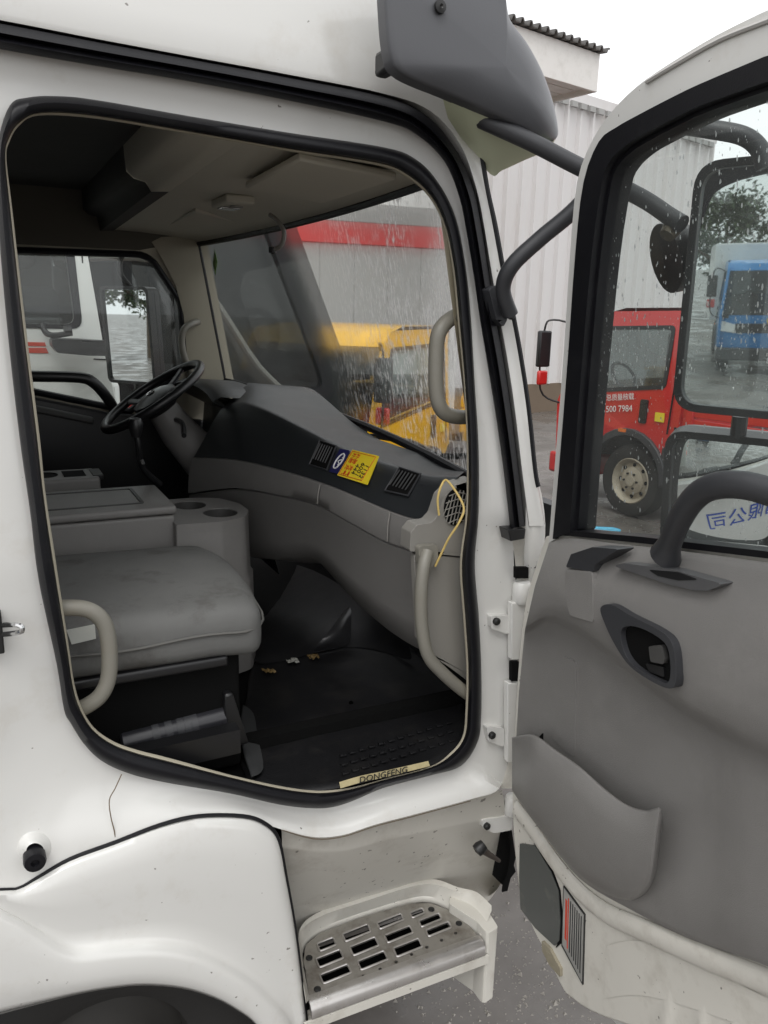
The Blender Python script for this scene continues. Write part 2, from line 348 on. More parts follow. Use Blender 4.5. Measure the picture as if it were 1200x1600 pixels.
# ---- ribbed white warehouse wall with parapet
def warehouse():
    A, B = Vector((5.75, 13.2, 0)), Vector((19.1, 16.3, 0)); d = (B-A).normalized(); nrm = Vector((d.y, -d.x, 0)); Lh = (B-A).length
    e = E('warehouse', A, 'white ribbed metal warehouse behind the red truck', 'building')
    wallm = mat('white_sheet_metal', (.66, .645, .64), .45, var=.03, vs=1.5, dirt=(.52, .47, .42), damt=.45, ds=.8, dlo=.5, stretch=(1, 1, .25))
    basem = mat('warehouse_base', (.16, .12, .085), .8, var=.2, vs=2)
    H = 6.9; w = .48; k = 0; s0 = 0
    while s0 < Lh-.01:
        s1 = min(s0+w, Lh); r = .09
        prof = [(s0, 0), (s1-.13, 0), (s1-.10, r), (s1-.04, r), (s1-.012, 0), (s1, 0)]
        rows = [[A+d*a+nrm*b+Vector((0, 0, z)) for a, b in prof] for z in (.40, H)]
        MB().grid(rows).build('panel', wallm, e, smooth=False); s0 = s1
    M = Matrix(((d.x, -nrm.x, 0, A.x), (d.y, -nrm.y, 0, A.y), (0, 0, 1, 0), (0, 0, 0, 1)))
    MB().box((0, -.06, GZ), (Lh, .3, .40), M).build('base_wall', basem, e, smooth=False)
    MB().box((-.05, -.08, H), (Lh+.05, .25, H+.22), M).build('parapet', wallm, e, smooth=False, bevel=.01)
    cm = MB()
    for i in range(int(Lh/.34)): cm.box((i*.34, -.16, H-.14), (i*.34+.22, -.09, H-.02), M)
    o = cm.build('drip_edge', mat('drip_grey', (.35, .35, .34), .6), e, smooth=False); o['kind'] = 'stuff'
    MB().box((0, .04, GZ), (Lh, 9, H-.05), M).build('body', wallm, e, smooth=False)
warehouse()
def eaves_building():                            # taller shed whose corrugated roof edge juts out
    P = onY(790, 40, 8.5); Q = onY(938, 82, 8.9)
    zt = P.z
    e = E('shed', (6.2, 10.5, 0), 'white shed with dark corrugated roof jutting out beside the warehouse', 'building')
    fas = mat('fascia_white', (.74, .73, .70), .5, var=.04, dirt=(.4, .38, .33), damt=.3); rf = mat('roof_sheet', (.10, .095, .09), .6, var=.2)
    a, b = P, Q; d = (b-a); d.z = 0; Lh = d.length; d.normalize(); n_ = Vector((d.y, -d.x, 0)); a = a-d*1.2; Lh += 1.2; z0 = b.z-.02
    M = Matrix(((d.x, -n_.x, 0, a.x), (d.y, -n_.y, 0, a.y), (0, 0, 1, 0), (0, 0, 0, 1)))
    MB().box((0, 0, z0-.52), (Lh, .06, z0), M).build('fascia', fas, e, smooth=False, bevel=.008)
    MB().box((Lh-.06, .06, z0-.52), (Lh, 2.6, z0), M).build('fascia', fas, e, smooth=False, bevel=.008)
    for i in range(9): MB().box((0, .06+i*.28, z0-.46), (Lh-.06, .06+i*.28+.26, z0-.44), M).build('soffit_board', fas, e, smooth=False)
    prof = []
    x = -.05
    while x < Lh+.1:
        prof += [(x, 0), (x+.07, 0), (x+.10, .06), (x+.14, .06)]; x += .17
    for y0 in (0,):
        rows = [[M @ Vector((p, yy, z0+.03+q+zz)) for p, q in prof] for yy, zz in ((-.09, -.01), (2.7, .25))]
        o = MB().grid(rows).build('roof', rf, e, smooth=False)
        m = o.modifiers.new('t', 'SOLIDIFY'); m.thickness = .02
    MB().box((2.3, 2.6, GZ), (Lh-.2, 5, z0-.4), M).build('wall', fas, e, smooth=False)
    MB().box((2.3, 3.2, z0-.4), (Lh-.25, 6, z0+4.5), M).build('upper_wall', fas, e, smooth=False)
    return e
eaves_building()

# ================================================================== BACKGROUND LIGHT TRUCKS
def light_truck(name, label, loc, rz, paint, bed, lettering=True, headlamp=True, k=1.0, bedmat=None, interior=True, rear=-5.5):
    e = E(name, loc, label, 'truck', rz=rz, local=True); e.scale = (k, k, k)
    W = .92
    # side outline (x forward, z up); front of cab at x=0
    WX = -1.03                                   # front axle
    def arc(r, a0, a1, n=14): return [(WX+r*math.cos(rad(t)), .42+r*math.sin(rad(t))) for t in np.linspace(a0, a1, n)]
    out = [(-1.60, .58)]+arc(.46, 165, 15)+[(WX+.50, .50)]+fillet([(.02, .50), (.06, 1.12), (-.30, 2.02), (-.42, 2.12), (-1.56, 2.14), (-1.62, 2.06)], [.05, .10, .06, .06, .06, .05], 4)
    hole = fillet([(-1.36, 1.42), (-.16, 1.27), (-.42, 1.93), (-1.36, 1.96)], .05, 4)
    for s in (-1, 1):
        T = (lambda s: lambda a, b, c: Vector((a, s*(W-c-max(0, .10*(b-1.2))), b)))(s)
        o = MB().plate([out, hole], T, 0, .05).build('side_panel', paint, e, smooth=True, bevel=.012)
        fr = [fillet([(-1.40, 1.385), (-.10, 1.22), (-.39, 1.965), (-1.40, 2.0)], .06, 4), hole]
        fo = MB().plate(fr, T, -.004, .02).build('window_frame', BLACKP, o)
        MB().plate([hole], T, .02, .025).build('pane', GLASSC, o, smooth=False)
        # door seam, handle, reflector, wheel-arch trim
        MB().plate([fillet([(-1.50, .95), (-1.485, .95), (-1.485, 2.05), (-1.50, 2.05)], 0)], T, -.003, .004).build('door_seam', BLACKM, o, smooth=False)
        MB().plate([rr(-1.22, 1.02, -1.13, 1.26, .02)], T, -.012, .01).build('door_handle', BLACKP, o, bevel=.004)
        MB().plate([rr(-1.44, 1.06, -1.33, 1.15, .004)], T, -.006, .004).build('reflector', YELLOW, o, smooth=False)
        arch = [arc(.53, 178, 2)+arc(.455, 2, 178)]
        MB().plate(arch, T, -.035, .05).build('wheel_arch', CHAR, o, bevel=.008)
        MB().plate([[(-1.61, .42), (-1.47, .42), (-1.47, .80), (-1.61, .92)]], T, -.02, .03).build('mud_flap', CHAR, o, smooth=False)
        MB().plate([rr(WX+.02, .905, WX+.12, .94, .01)], T, -.045, 0).build('marker_lamp', ORANGE, o, smooth=False)
        if lettering:
            # viewed from outside the truck on that side
            xd = Vector((-s, 0, 0)) if s > 0 else Vector((1, 0, 0))
            yw = s*(W+.006)
            text('lettering', '总质量核载', frameM((-.86, yw, 1.25), xd, (0, 0, 1)) @ Matrix.Rotation(rad(8), 4, 'Z'), .075, WHITET, o)
            text('lettering', '500 7984', frameM((-.86, yw, 1.13), xd, (0, 0, 1)) @ Matrix.Rotation(rad(8), 4, 'Z'), .095, WHITET, o)
    # front skin: rows across the width
    rows = []
    for x, z, w in ((.02, .52, .90), (.07, .8, .92), (.07, 1.15, .90)):
        rows.append([Vector((x-.10*(abs(t)**4), t*w, z)) for t in np.linspace(-1, 1, 15)])
    fr_ = MB().grid(rows).build('front_panel', paint, e)
    rows = [[Vector((x-.12*(abs(t)**4), t*w, z)) for t in np.linspace(-1, 1, 15)] for x, z, w in ((.065, 1.16, .90), (-.10, 1.58, .86), (-.26, 1.98, .82))]
    ws = MB().grid(rows).build('windscreen', GLASST, e)
    rows = [[Vector((x-.10*(abs(t)**4), t*w, z)) for t in np.linspace(-1, 1, 15)] for x, z, w in ((-.25, 1.97, .83), (-.36, 2.1, .80), (-.6, 2.16, .78), (-1.5, 2.17, .78), (-1.62, 2.1, .80))]
    MB().grid(rows).build('roof', paint, e)
    MB().box((-1.64, -.86, .6), (-1.58, .86, 1.35)).build('rear_panel', paint, e, smooth=False)
    rw = MB().plate([rr(-.82, 1.35, .82, 2.1, .05), rr(-.66, 1.5, .66, 1.98, .05)], TYZ(-1.62), 0, .04).build('rear_panel', paint, e, smooth=False)
    for s in (-1, 1):
        MB().box((.0, s*.82-.07, 1.1), (.05, s*.82+.07, 1.16)).build('pillar_trim', BLACKP, e)
        if headlamp:
            V = [(.075, s*.48, .80), (.02, s*.90, .86), (-.02, s*.915, 1.06), (.06, s*.62, .98)]
            P_ = [Vector(v) for v in V]; c = sum(P_, Vector())/4
            MB().add([p+Vector((.02, 0, 0)) for p in P_]+[p-Vector((.04, 0, 0)) for p in P_], [(0, 1, 2, 3), (4, 7, 6, 5), (0, 4, 5, 1), (1, 5, 6, 2), (2, 6, 7, 3), (3, 7, 4, 0)]).build('headlight', LAMP, e, bevel=.01)
        # mirror on a bent rod
        mo = MB().tube(spl([(-.18, s*.86, 1.95), (.10, s*1.02, 2.02), (.16, s*1.10, 1.9), (.16, s*1.10, 1.25), (.02, s*.9, 1.10)], 5), .012, 6).build('mirror_arm', BLACKP, e)
        MB().box((.12, s*1.10-.09, 1.5), (.18, s*1.10+.09, 1.9)).build('mirror_head', BLACKP, mo, bevel=.02)
        MB().box((.12, s*1.10-.07, 1.3), (.17, s*1.10+.07, 1.46)).build('mirror_head', BLACKP if s < 0 else REDP, mo, bevel=.02)
    MB().box((-.05, -.62, .82), (.09, .62, 1.0)).build('grille', BLACKP, e, bevel=.015)
    MB().box((-.35, -.93, .30), (.12, .93, .54)).build('bumper', CHAR if paint is not REDP else REDP, e, bevel=.03)
    MB().lathe([(.02, 0), (.075, 0), (.08, .012), (.0, .014)], Matrix.Translation((.09, 0, 1.06)) @ Matrix.Rotation(rad(90), 4, 'Y'), 16).build('badge', mat('badge', (.75, .55, .05), .3, metal=.3), e)
    # wipers
    MB().tube([(.075, -.5, 1.17), (.0, .1, 1.30)], .008, 6).build('wiper', BLACKP, e)
    if interior:
        for s in (-1, 1):
            st = MB().box((-1.35, s*.42-.24, .85), (-.85, s*.42+.24, 1.0)).build('seat', GREYD, e, bevel=.04)
            MB().box((-1.56, s*.42-.24, 1.0), (-1.44, s*.42+.24, 1.5)).build('seat_back', GREYD, st, bevel=.05)
        MB().lathe([(.16, 0), (.19, .02), (.16, .04)], Matrix.Translation((-.42, .42, 1.42)) @ Matrix.Rotation(rad(-55), 4, 'Y'), 16).build('steering_wheel', BLACKP, e)
        MB().box((-.36, -.84, .9), (.0, .84, 1.2)).build('dashboard', CHAR, e, bevel=.05)
        MB().box((-1.58, -.84, .62), (-.05, .84, .68)).build('cab_floor', BLACKM, e)
    # wheels and chassis
    def wheel(x, y, s):
        M = Matrix.Translation((x, y, .385)) @ Matrix.Rotation(rad(90 if s > 0 else -90), 4, 'X') @ Matrix.Rotation(rad(180 if True else 0), 4, 'X')
        M = Matrix.Translation((x, y, .385)) @ (Matrix.Rotation(rad(-90), 4, 'X') if s > 0 else Matrix.Rotation(rad(90), 4, 'X'))
        t = MB().lathe([(.24, -.16), (.33, -.17), (.375, -.13), (.385, -.08), (.385, .02), (.37, .055), (.33, .07), (.25, .05), (.235, .02), (.235, -.16)], M, 32).build('wheel', TYRE, e)
        MB().lathe([(.245, .045), (.235, .055), (.22, .03), (.20, -.015), (.19, -.02), (.15, .0), (.145, .015), (.10, .035), (.06, .035), (.055, .05), (.0, .05)], M, 32).build('rim', RIM, t)
        for i in range(8):
            a = i*math.pi/4; MB().lathe([(.022, 0), (.02, .006), (0, .006)], M @ Matrix.Translation((.168*math.cos(a), .168*math.sin(a), -.006)), 8).build('rim_hole', BLACKM, t)
        for i in range(6):
            a = i*math.pi/3; MB().lathe([(.012, 0), (.012, .018), (0, .018)], M @ Matrix.Translation((.085*math.cos(a), .085*math.sin(a), .033)), 6).build('lug_nut', BOLT, t)
    for s in (-1, 1):
        wheel(WX, s*.80, s); wheel(rear+1.2, s*.80, s)
    MB().box((rear+.1, -.40, .48), (-.1, -.30, .62)).build('chassis_rail', BLACKM, e, smooth=False)
    MB().box((rear+.1, .30, .48), (-.1, .40, .62)).build('chassis_rail', BLACKM, e, smooth=False)
    if bed == 'flat':
        MB().box((rear, -.98, .92), (-1.72, .98, 1.0)).build('bed_floor', CHAR, e, smooth=False)
        for s in (-1, 1):
            for z in (1.02, 1.16, 1.30): MB().box((rear, s*.98-.02, z), (-1.72, s*.98+.02, z+.12)).build('side_board', bedmat or paint, e, bevel=.006)
            for x in (-1.8, -3.0, -4.2, -5.4) if rear < -5 else (-1.8, rear+.1): MB().box((x-.04, s*.99-.035, .92), (x+.04, s*.99+.035, 1.46)).build('bed_post', paint, e, bevel=.006)
    elif bed == 'box':
        MB().box((-5.6, -1.05, .95), (-1.74, 1.05, 2.5)).build('cargo_box', bedmat or WHITEB, e, bevel=.02)
    return e
def heading(dx, dy): return math.atan2(dy, dx)
# red truck: front wheel stands at (5.93, 4.60)
hd = Vector((-.097, .995, 0)).normalized(); left = Vector((-hd.y, hd.x, 0))
wl = Vector((6.83, 5.50, GZ))
light_truck('red_truck', 'red light truck with white door lettering in front of the ribbed warehouse', wl-left*.80*1.12+hd*1.03*1.12, heading(hd.x, hd.y), REDP, 'flat', k=1.12)
light_truck('yellow_truck', 'yellow truck seen through the wet windscreen', (2.75, 5.95, GZ), heading(-.85, -.53), YELP, 'flat', lettering=False, rear=-3.1)
light_truck('blue_truck', 'blue truck with yellow badge reflected in the big side mirror', (-16, -2.5, GZ), heading(1, .03), BLUEP, 'box', lettering=False, k=1.12)

# ---- white heavy truck parked alongside, its cab side seen through the far window
def white_truck():
    y0 = 3.35
    e = E('white_truck', (.0, y0, 0), 'white heavy truck cab with red stripes parked alongside the driver window', 'truck')
    T = lambda a, b, c: Vector((a, y0+c+max(0, .08*(b-1.9)), b))
    def q(px, py): p = onY(px, py, y0); return (p.x, p.z)
    # cab side: A-pillar front edge leans back, lower front corner sweeps forward
    front = [q(138, 398), q(150, 470), q(165, 560), q(178, 610), q(195, 690)]
    out = [(-2.0, .7)]+[(front[-1][0]+.02, .7)]+front[::-1]+[(front[0][0]-.06, 2.75), (-2.0, 2.85)]
    hole = fillet([(-1.5, q(0, 505)[1]), q(117, 507), q(104, 398), (q(100, 398)[0]-.06, 2.55), (-1.5, 2.62)], .05, 5)
    o = MB().plate([fillet(out, .03, 3), hole], T, 0, .06).build('side_panel', WHITEB, e, bevel=.015)
    MB().plate([fillet([(-1.54, q(0, 512)[1]), (hole[8][0]+.06, q(117, 514)[1]), (q(104, 398)[0]+.03, 2.6), (-1.54, 2.66)], .06, 4), hole], T, -.003, .03).build('window_seal', RUBBER, o)
    MB().plate([hole], T, .03, .034).build('pane', glass('rainy_side_glass', tint=(.62, .64, .64), film=.10), o, smooth=False)
    # red stripes
    for (a, b, c, d) in (((20, 534), (70, 535), (72, 541), (20, 540)), ((20, 543), (72, 543.5), (76, 552), (20, 551))):
        MB().plate([[q(*a), q(*b), q(*c), q(*d)]], T, -.003, .004).build('stripe', REDT, o, smooth=False)
    # door seams
    for (a, b) in (((128, 400), (148, 700)),):
        P, Q = q(*a), q(*b); MB().plate([[P, (P[0]+.008, P[1]), (Q[0]+.008, Q[1]), Q]], T, -.002, .004).build('door_seam', BLACKM, o, smooth=False)
    P, Q = q(146, 560), q(190, 562); MB().plate([[P, Q, (Q[0], Q[1]-.008), (P[0], P[1]-.008)]], T, -.002, .004).build('door_seam', BLACKM, o, smooth=False)
    # mirror folded flat on its bracket
    ar = MB().tube(spl([onY(66, 508, y0-.02), onY(72, 520, y0-.10), onY(85, 524, y0-.14), onY(108, 521, y0-.14)], 5), .016, 8).build('mirror_arm', BLACKP, e)
    MB().tube([onY(100, 517, y0-.13), onY(112, 516, y0-.13)], .03, 8).build('arm_knuckle', BLACKP, ar)
    hd_ = [q(75, 527), q(120, 528), q(166, 531), q(170, 553), q(128, 552), q(84, 548), q(76, 538)]
    MB().plate([fillet(hd_, .015, 4)], T, -.24, -.06).build('mirror_head', mat('rain_specked_black', (.018, .018, .02), .4, var=.3, vs=60, dirt=(.2, .2, .2), damt=.4, ds=60, dlo=.58), e, bevel=.02)
    # seat inside
    c0 = onY(50, 480, y0+.5)
    st = MB().box((c0.x-.5, y0+.3, c0.z-.5), (c0.x+.14, y0+.8, c0.z+.12)).build('seat', mat('navy_seat', (.05, .055, .065), .8), e, bevel=.06, bseg=3)
    MB().box((c0.x-.3, y0+.4, c0.z+.22), (c0.x+.04, y0+.7, c0.z+.42)).build('headrest', BLACKP, st, bevel=.06, bseg=3)
    MB().tube([(c0.x-.06, y0+.55, c0.z+.05), (c0.x-.06, y0+.55, c0.z+.3)], .012, 6).build('headrest_post', BLACKP, st)
    # rest of the cab: roof, far side, rear, floor
    fx = front[-1][0]
    MB().box((-2.0, y0+.14, 2.84), (front[0][0]-.1, y0+2.3, 2.92)).build('roof', WHITEB, e, bevel=.03)
    MB().box((-2.0, y0+2.3, .7), (fx-.15, y0+2.36, 2.86)).build('far_side', CHAR, e)
    MB().box((-8.0, y0+.05, .65), (-2.15, y0+2.4, 3.1)).build('cargo_box', WHITEB, e, bevel=.02)
    MB().box((-2.06, y0+.06, .7), (-2.0, y0+2.36, 2.9)).build('rear_wall', CHAR, e)
    MB().box((-2.0, y0+.07, .7), (fx-.03, y0+2.3, .8)).build('floor', BLACKM, e)
    MB().box((fx-.16, y0+.07, .5), (fx+.0, y0+2.34, 1.55)).build('front_panel', WHITEB, e, bevel=.03)
    MB().plate([rr(y0+.1, 1.56, y0+2.28, 2.8, .08)], lambda a, b, c: Vector((fx-.02-(b-1.56)*.16+c, a, b)), 0, .006).build('windscreen', GLASST, e, smooth=False)
    for x in (-.75,):
        t = MB().lathe([(.28, -.2), (.48, -.2), (.52, -.12), (.52, .05), (.48, .1), (.3, .08), (.28, 0)], Matrix.Translation((x, y0+.2, .52+GZ)) @ Matrix.Rotation(rad(90), 4, 'X'), 32).build('wheel', TYRE, e)
        MB().lathe([(.29, .06), (.25, .0), (.12, .05), (0, .05)], Matrix.Translation((x, y0+.2, .52+GZ)) @ Matrix.Rotation(rad(90), 4, 'X'), 24).build('rim', RIM, t)
white_truck()

# ---- dark heavy truck standing ahead, behind the white one
def dark_truck():
    x0, x1, y0 = .62, 2.42, 4.0
    e = E('dark_truck', (x0, y0, 0), 'dark green-black heavy truck seen through the windscreen and the driver window', 'truck')
    T = TXZ(y0)
    def q(px, py, y=y0): p = onY(px, py, y); return (p.x, p.z)
    out = fillet([(x0, .5), (x1+.15, .5), (x1+.12, 1.35), (x1-.55, 2.95), (x0, 3.0)], [.03, .1, .1, .15, .05], 4)
    hole = fillet([(x1-1.5, 1.5), (x1-.15, 1.42), (x1-.62, 2.55), (x1-1.5, 2.6)], .08, 4)
    o = MB().plate([out, hole], T, 0, .07).build('side_panel', DARKP, e, bevel=.02)
    MB().plate([hole], T, .03, .04).build('pane', GLASST, o, smooth=False)
    MB().plate([fillet([(x1-1.56, 1.44), (x1-.05, 1.34), (x1-.58, 2.62), (x1-1.56, 2.66)], .1, 4), hole], T, -.012, .02).build('window_seal', RUBBER, o)
    for xs in (x0+.55, x1-1.62): MB().box((xs, y0-.003, .6), (xs+.012, y0+.01, 2.9)).build('seam', BLACKM, o, smooth=False)
    MB().box((x0, y0+.08, .5), (x1+.05, y0+2.4, 1.4)).build('body', DARKP, e, bevel=.03)
    MB().box((x0, y0+.08, 2.9), (x1-.6, y0+2.4, 2.98)).build('roof', DARKP, e)
    MB().box((x0-.03, y0+.05, .5), (x0+.02, y0+2.4, 2.95)).build('rear_wall', DARKP, e)
    MB().box((x0+.02, y0+2.34, 1.4), (x1-.5, y0+2.4, 2.9)).build('far_side', DARKP, e)
    MB().tube(spl([(x1-1.9, y0-.03, 2.2), (x1-1.9, y0-.14, 2.25), (x1-1.2, y0-.14, 2.22), (x1-.7, y0-.1, 1.6), (x1-.4, y0-.03, 1.35)], 5), .025, 8).build('grab_rail', mat('rail_grey', (.20, .20, .18), .5), e)
    MB().box((x0-.2, y0-.45, .95), (x0+.42, y0-.08, 1.38)).build('side_box', REDP, e, bevel=.02)
    for x in (x0+.9, x1-.8):
        t = MB().lathe([(.28, -.2), (.48, -.2), (.52, -.12), (.52, .05), (.48, .1), (.3, .08), (.28, 0)], Matrix.Translation((x, y0+.06, .52+GZ)) @ Matrix.Rotation(rad(90), 4, 'X'), 32).build('wheel', TYRE, e)
        MB().lathe([(.29, .06), (.25, .0), (.12, .05), (0, .05)], Matrix.Translation((x, y0+.06, .52+GZ)) @ Matrix.Rotation(rad(90), 4, 'X'), 24).build('rim', RIM, t)
dark_truck()
def box_truck():
    e = E('box_truck', (5.4, 11.0, 0), 'pale grey box truck with red band behind the yellow truck', 'truck')
    d = Vector((.93, -.12, 0)).normalized(); n_ = Vector((d.y, -d.x, 0)); a = Vector((3.4, 11.6, 0))
    M = Matrix(((d.x, -n_.x, 0, a.x), (d.y, -n_.y, 0, a.y), (0, 0, 1, 0), (0, 0, 0, 1)))
    for i in range(7): MB().box((i*.6, 0, .95), (i*.6+.594, .05, 3.1), M).build('cargo_panel', GREYBOX, e, bevel=.008)
    MB().box((0, .055, .95), (4.2, 2.4, 3.6), M).build('cargo_box', GREYBOX, e, smooth=False)
    MB().box((-.02, -.03, 3.1), (4.22, .05, 3.45), M).build('red_band', mat('red_band', (.55, .05, .045), .4), e, bevel=.01)
    MB().box((-.02, -.035, 3.45), (4.22, .06, 3.75), M).build('top_rail', GREYBOX, e, bevel=.01)
    MB().box((0, .1, .6), (4.2, 2.2, .9), M).build('chassis', BLACKM, e)
    for x in (.8, 3.4):
        t = MB().lathe([(.28, -.2), (.48, -.2), (.5, -.1), (.5, .05), (.46, .1), (.3, .08), (.28, 0)], M @ Matrix.Translation((x, .15, .5+GZ)) @ Matrix.Rotation(rad(90), 4, 'X'), 28).build('wheel', TYRE, e)
        MB().lathe([(.29, .06), (.25, .0), (.12, .05), (0, .05)], M @ Matrix.Translation((x, .15, .5+GZ)) @ Matrix.Rotation(rad(90), 4, 'X'), 24).build('rim', RIM, t)
box_truck()

# ---- trees behind the camera, seen in the mirrors
def tree(loc, h, r, label):
    e = E('tree', loc, label, 'tree', 'trees behind the yard')
    L0 = Vector(loc)
    tr = MB().tube([L0, L0+Vector((.1, .05, h*.35)), L0+Vector((0, .1, h*.75))], lambda t: .22*(1-t)+.05, 8)
    for i in range(5):
        a = i*1.3; tr.tube([L0+Vector((0, 0, h*(.3+.08*i))), L0+Vector((math.cos(a)*r*.7, math.sin(a)*r*.7, h*(.5+.08*i)))], lambda t: .09*(1-t)+.02, 6)
    tr.build('trunk', BARK, e)
    mb = [MB() for _ in range(3)]
    cl = []
    for i in range(26):
        a = random.uniform(0, 6.283); rr_ = r*math.sqrt(random.random()); z = h*random.uniform(.38, .98)
        k = 1-max(0, (z/h-.65))/.45; cl.append((L0+Vector((math.cos(a)*rr_*k, math.sin(a)*rr_*k, z)), random.uniform(.5, 1.0)*r*.38))
    for c, cr_ in cl:
        for j in range(130):
            d = Vector((random.gauss(0, 1), random.gauss(0, 1), random.gauss(0, .8))).normalized()*cr_*random.random()**.4
            p = c+d; s = random.uniform(.07, .16); u = Vector((random.gauss(0, 1), random.gauss(0, 1), random.gauss(0, 1))).normalized(); v = u.orthogonal().normalized()
            mb[random.randrange(3)].add([p-u*s, p+v*s*.5, p+u*s, p-v*s*.5], [(0, 1, 2, 3)])
    m0 = mb[0].build('crown', LEAFM[0], e, smooth=False)
    mb[1].build('crown', LEAFM[1], e, smooth=False); mb[2].build('crown', LEAFM[2], e, smooth=False)
for i, (x, y, h, r, lb) in enumerate(((-38, -3.0, 5.6, 2.6, 'round leafy tree reflected above the blue truck in the big mirror'), (-40, -.2, 6.4, 2.8, 'tall leafy tree rising over the others in the big mirror'),
                                      (-39, -6.2, 5.4, 2.8, 'broad leafy tree behind the blue truck roof in the mirror'), (-36, 4.0, 6.0, 2.5, 'low leafy tree at the far end of the mirrored yard'), (-38, -10, 6, 3, 'leafy tree farthest from the truck side in the mirrored yard'))):
    tree((x, y, GZ), h, r, lb)

# ---- crushed bottle on the ground by the red truck
bp = onZ(947, 828, GZ+.03)
bt = MB().tube([bp+Vector((-.13, .08, 0)), bp+Vector((-.05, .03, .0)), bp+Vector((.06, -.04, 0)), bp+Vector((.10, -.065, 0)), bp+Vector((.13, -.085, 0))], lambda t: .035 if t < .6 else .035-.05*(t-.6), 10).build('plastic_bottle', mat('blue_plastic', (.10, .42, .62), .2, var=.3, vs=30), None)
tag(bt, 'small crushed blue plastic bottle on the wet ground near the red truck wheel', 'bottle')

# ================================================================== THE TRUCK
truck = E('truck', (0.6, 1.0, 0), 'white truck with its passenger door swung wide open showing the grey cab', 'truck')
NRM = (0, -1, 0)
# door opening: rubber seal outer edge (B), inner edge (A) and outer limit of the painted flange (C), pixel traced on the cab side
KB = [(30,680),(11,511),(-4,330),(-4,230),(15,165),(45,152),(90,150),(150,156),(300,182),(450,207),(600,230),(650,249),(684,284),(712,340),(728,420),(736,500),(742,600),(748,700),(748,800),(742,880),(748,960),(752,1040),(752,1120),(746,1160),(720,1197),(671,1212),(600,1231),(555,1250),(521,1261),(487,1263),(435,1257),(360,1240),(250,1221),(194,1206),(156,1187),(130,1161),(111,1131),(100,1109),(88,1036),(60,905),(47,800)]
KC = [(-150,680),(-160,500),(-170,250),(-170,60),(-120,45),(-60,54),(20,68),(110,84),(280,112),(440,144),(600,178),(655,200),(704,246),(729,312),(747,425),(760,510),(776,605),(791,708),(802,815),(803,880),(810,960),(808,1040),(802,1120),(795,1180),(780,1232),(735,1249),(650,1272),(585,1289),(535,1305),(490,1308),(440,1296),(370,1277),(270,1292),(190,1317),(110,1345),(40,1385),(-60,1395),(-150,1300),(-150,1150),(-150,950),(-150,800)]
KA = [(57,680),(36,511),(16,330),(8,245),(15,213),(32,190),(65,176),(150,181),(300,206),(450,232),(590,254),(636,272),(672,304),(696,352),(710,420),(718,500),(727,600),(732,700),(731,800),(722,880),(727,960),(732,1040),(731,1110),(726,1152),(705,1180),(671,1200),(600,1219),(555,1232),(521,1238),(487,1239),(435,1232),(360,1215),(263,1190),(212,1177),(175,1163),(145,1141),(126,1111),(114,1075),(104,1010),(81,867),(67,770)]
sub = 5
B2 = spl(KB, sub, True); C2 = spl(KC, sub, True); A2 = spl(KA, sub, True)
nB = len(B2)
def offC(i):                                     # how far inwards of the outer skin the flange edge lies
    py, px = C2[i].y, C2[i].x
    if py < 300 or (px > 700 and py < 820): return .035
    if px > 780: return .05
    return 0.0
Bw = [S(p.x, p.y, .055) for p in B2]
Cw = [S(p.x, p.y, offC(i)) for i, p in enumerate(C2)]
Aw = [S(p.x, p.y, .062) for p in A2]
def blend(i, t):
    p = B2[i].lerp(C2[i], t); o = .055+(offC(i)-.055)*(t*t*(3-2*t))
    return S(p.x, p.y, o)
rows = [[S(A2[i].x, A2[i].y, .10) for i in range(nB)], Aw, [S(A2[i].lerp(B2[i], .5).x, A2[i].lerp(B2[i], .5).y, .058) for i in range(nB)], Bw]+[[blend(i, t) for i in range(nB)] for t in (.2, .4, .6, .8)]+[Cw]
side = MB().grid(rows, cu=True).build('side_panel', WHITE, truck, ang=60)
# black rubber door seal round the opening and the thin cream flange cover inside it
SB = MB(); SR = []
for t, o in ((.02, .058), (.04, .036), (.25, .022), (.6, .018), (.9, .030), (1.0, .056)):
    SR.append([S(A2[i].lerp(B2[i], t).x, A2[i].lerp(B2[i], t).y, o) for i in range(nB)])
SB.grid(SR, cu=True).build('door_seal', RUBBER, side, ang=70)
CRM = MB(); CRM.grid([[S(A2[i].x-(B2[i].x-A2[i].x)*t, A2[i].y-(B2[i].y-A2[i].y)*t, o) for i in range(nB)] for t, o in ((-.05, .05), (.02, .045), (.16, .050), (.18, .11))], cu=True).build('flange_cover', CREAM, side, ang=70)

# ---- outer weather strip over the door (C..D) and the roof skin above it
KCo = [(-170,43),(0,77),(150,103),(300,128),(450,157),(600,190),(650,210),(694,252),(718,310),(730,370),(740,430),(750,500),(760,560),(773,640),(786,730),(797,826)]
KDo = [(-170,5),(0,35),(150,64),(300,92),(450,120),(600,150),(668,182),(715,238),(740,295),(752,350),(763,420),(774,490),(787,560),(799,640),(810,730),(821,822)]
C3, D3 = spl(KCo, sub), spl(KDo, sub); n3 = len(C3)
R3 = [[S(C3[i].lerp(D3[i], t).x, C3[i].lerp(D3[i], t).y, o) for i in range(n3)] for t, o in ((0, .04), (.04, .012), (.3, -.002), (.5, .014), (.62, -.004), (.95, .002), (1, .03))]
MB().grid(R3).build('weather_strip', RUBBER, side, ang=60)
KEo = [(-170,-8),(0,20),(150,50),(300,78),(450,105),(600,135),(690,150),(735,195),(757,290),(768,350),(781,420),(797,490),(810,560),(822,640),(832,735),(846,822)]
E3 = spl(KEo, sub)
top = []
for t, o in ((0, .03), (.25, .004), (1.0, .0)): top.append([S(D3[i].lerp(E3[i], t).x, D3[i].lerp(E3[i], t).y, o) for i in range(n3)])
e3 = top[-1]
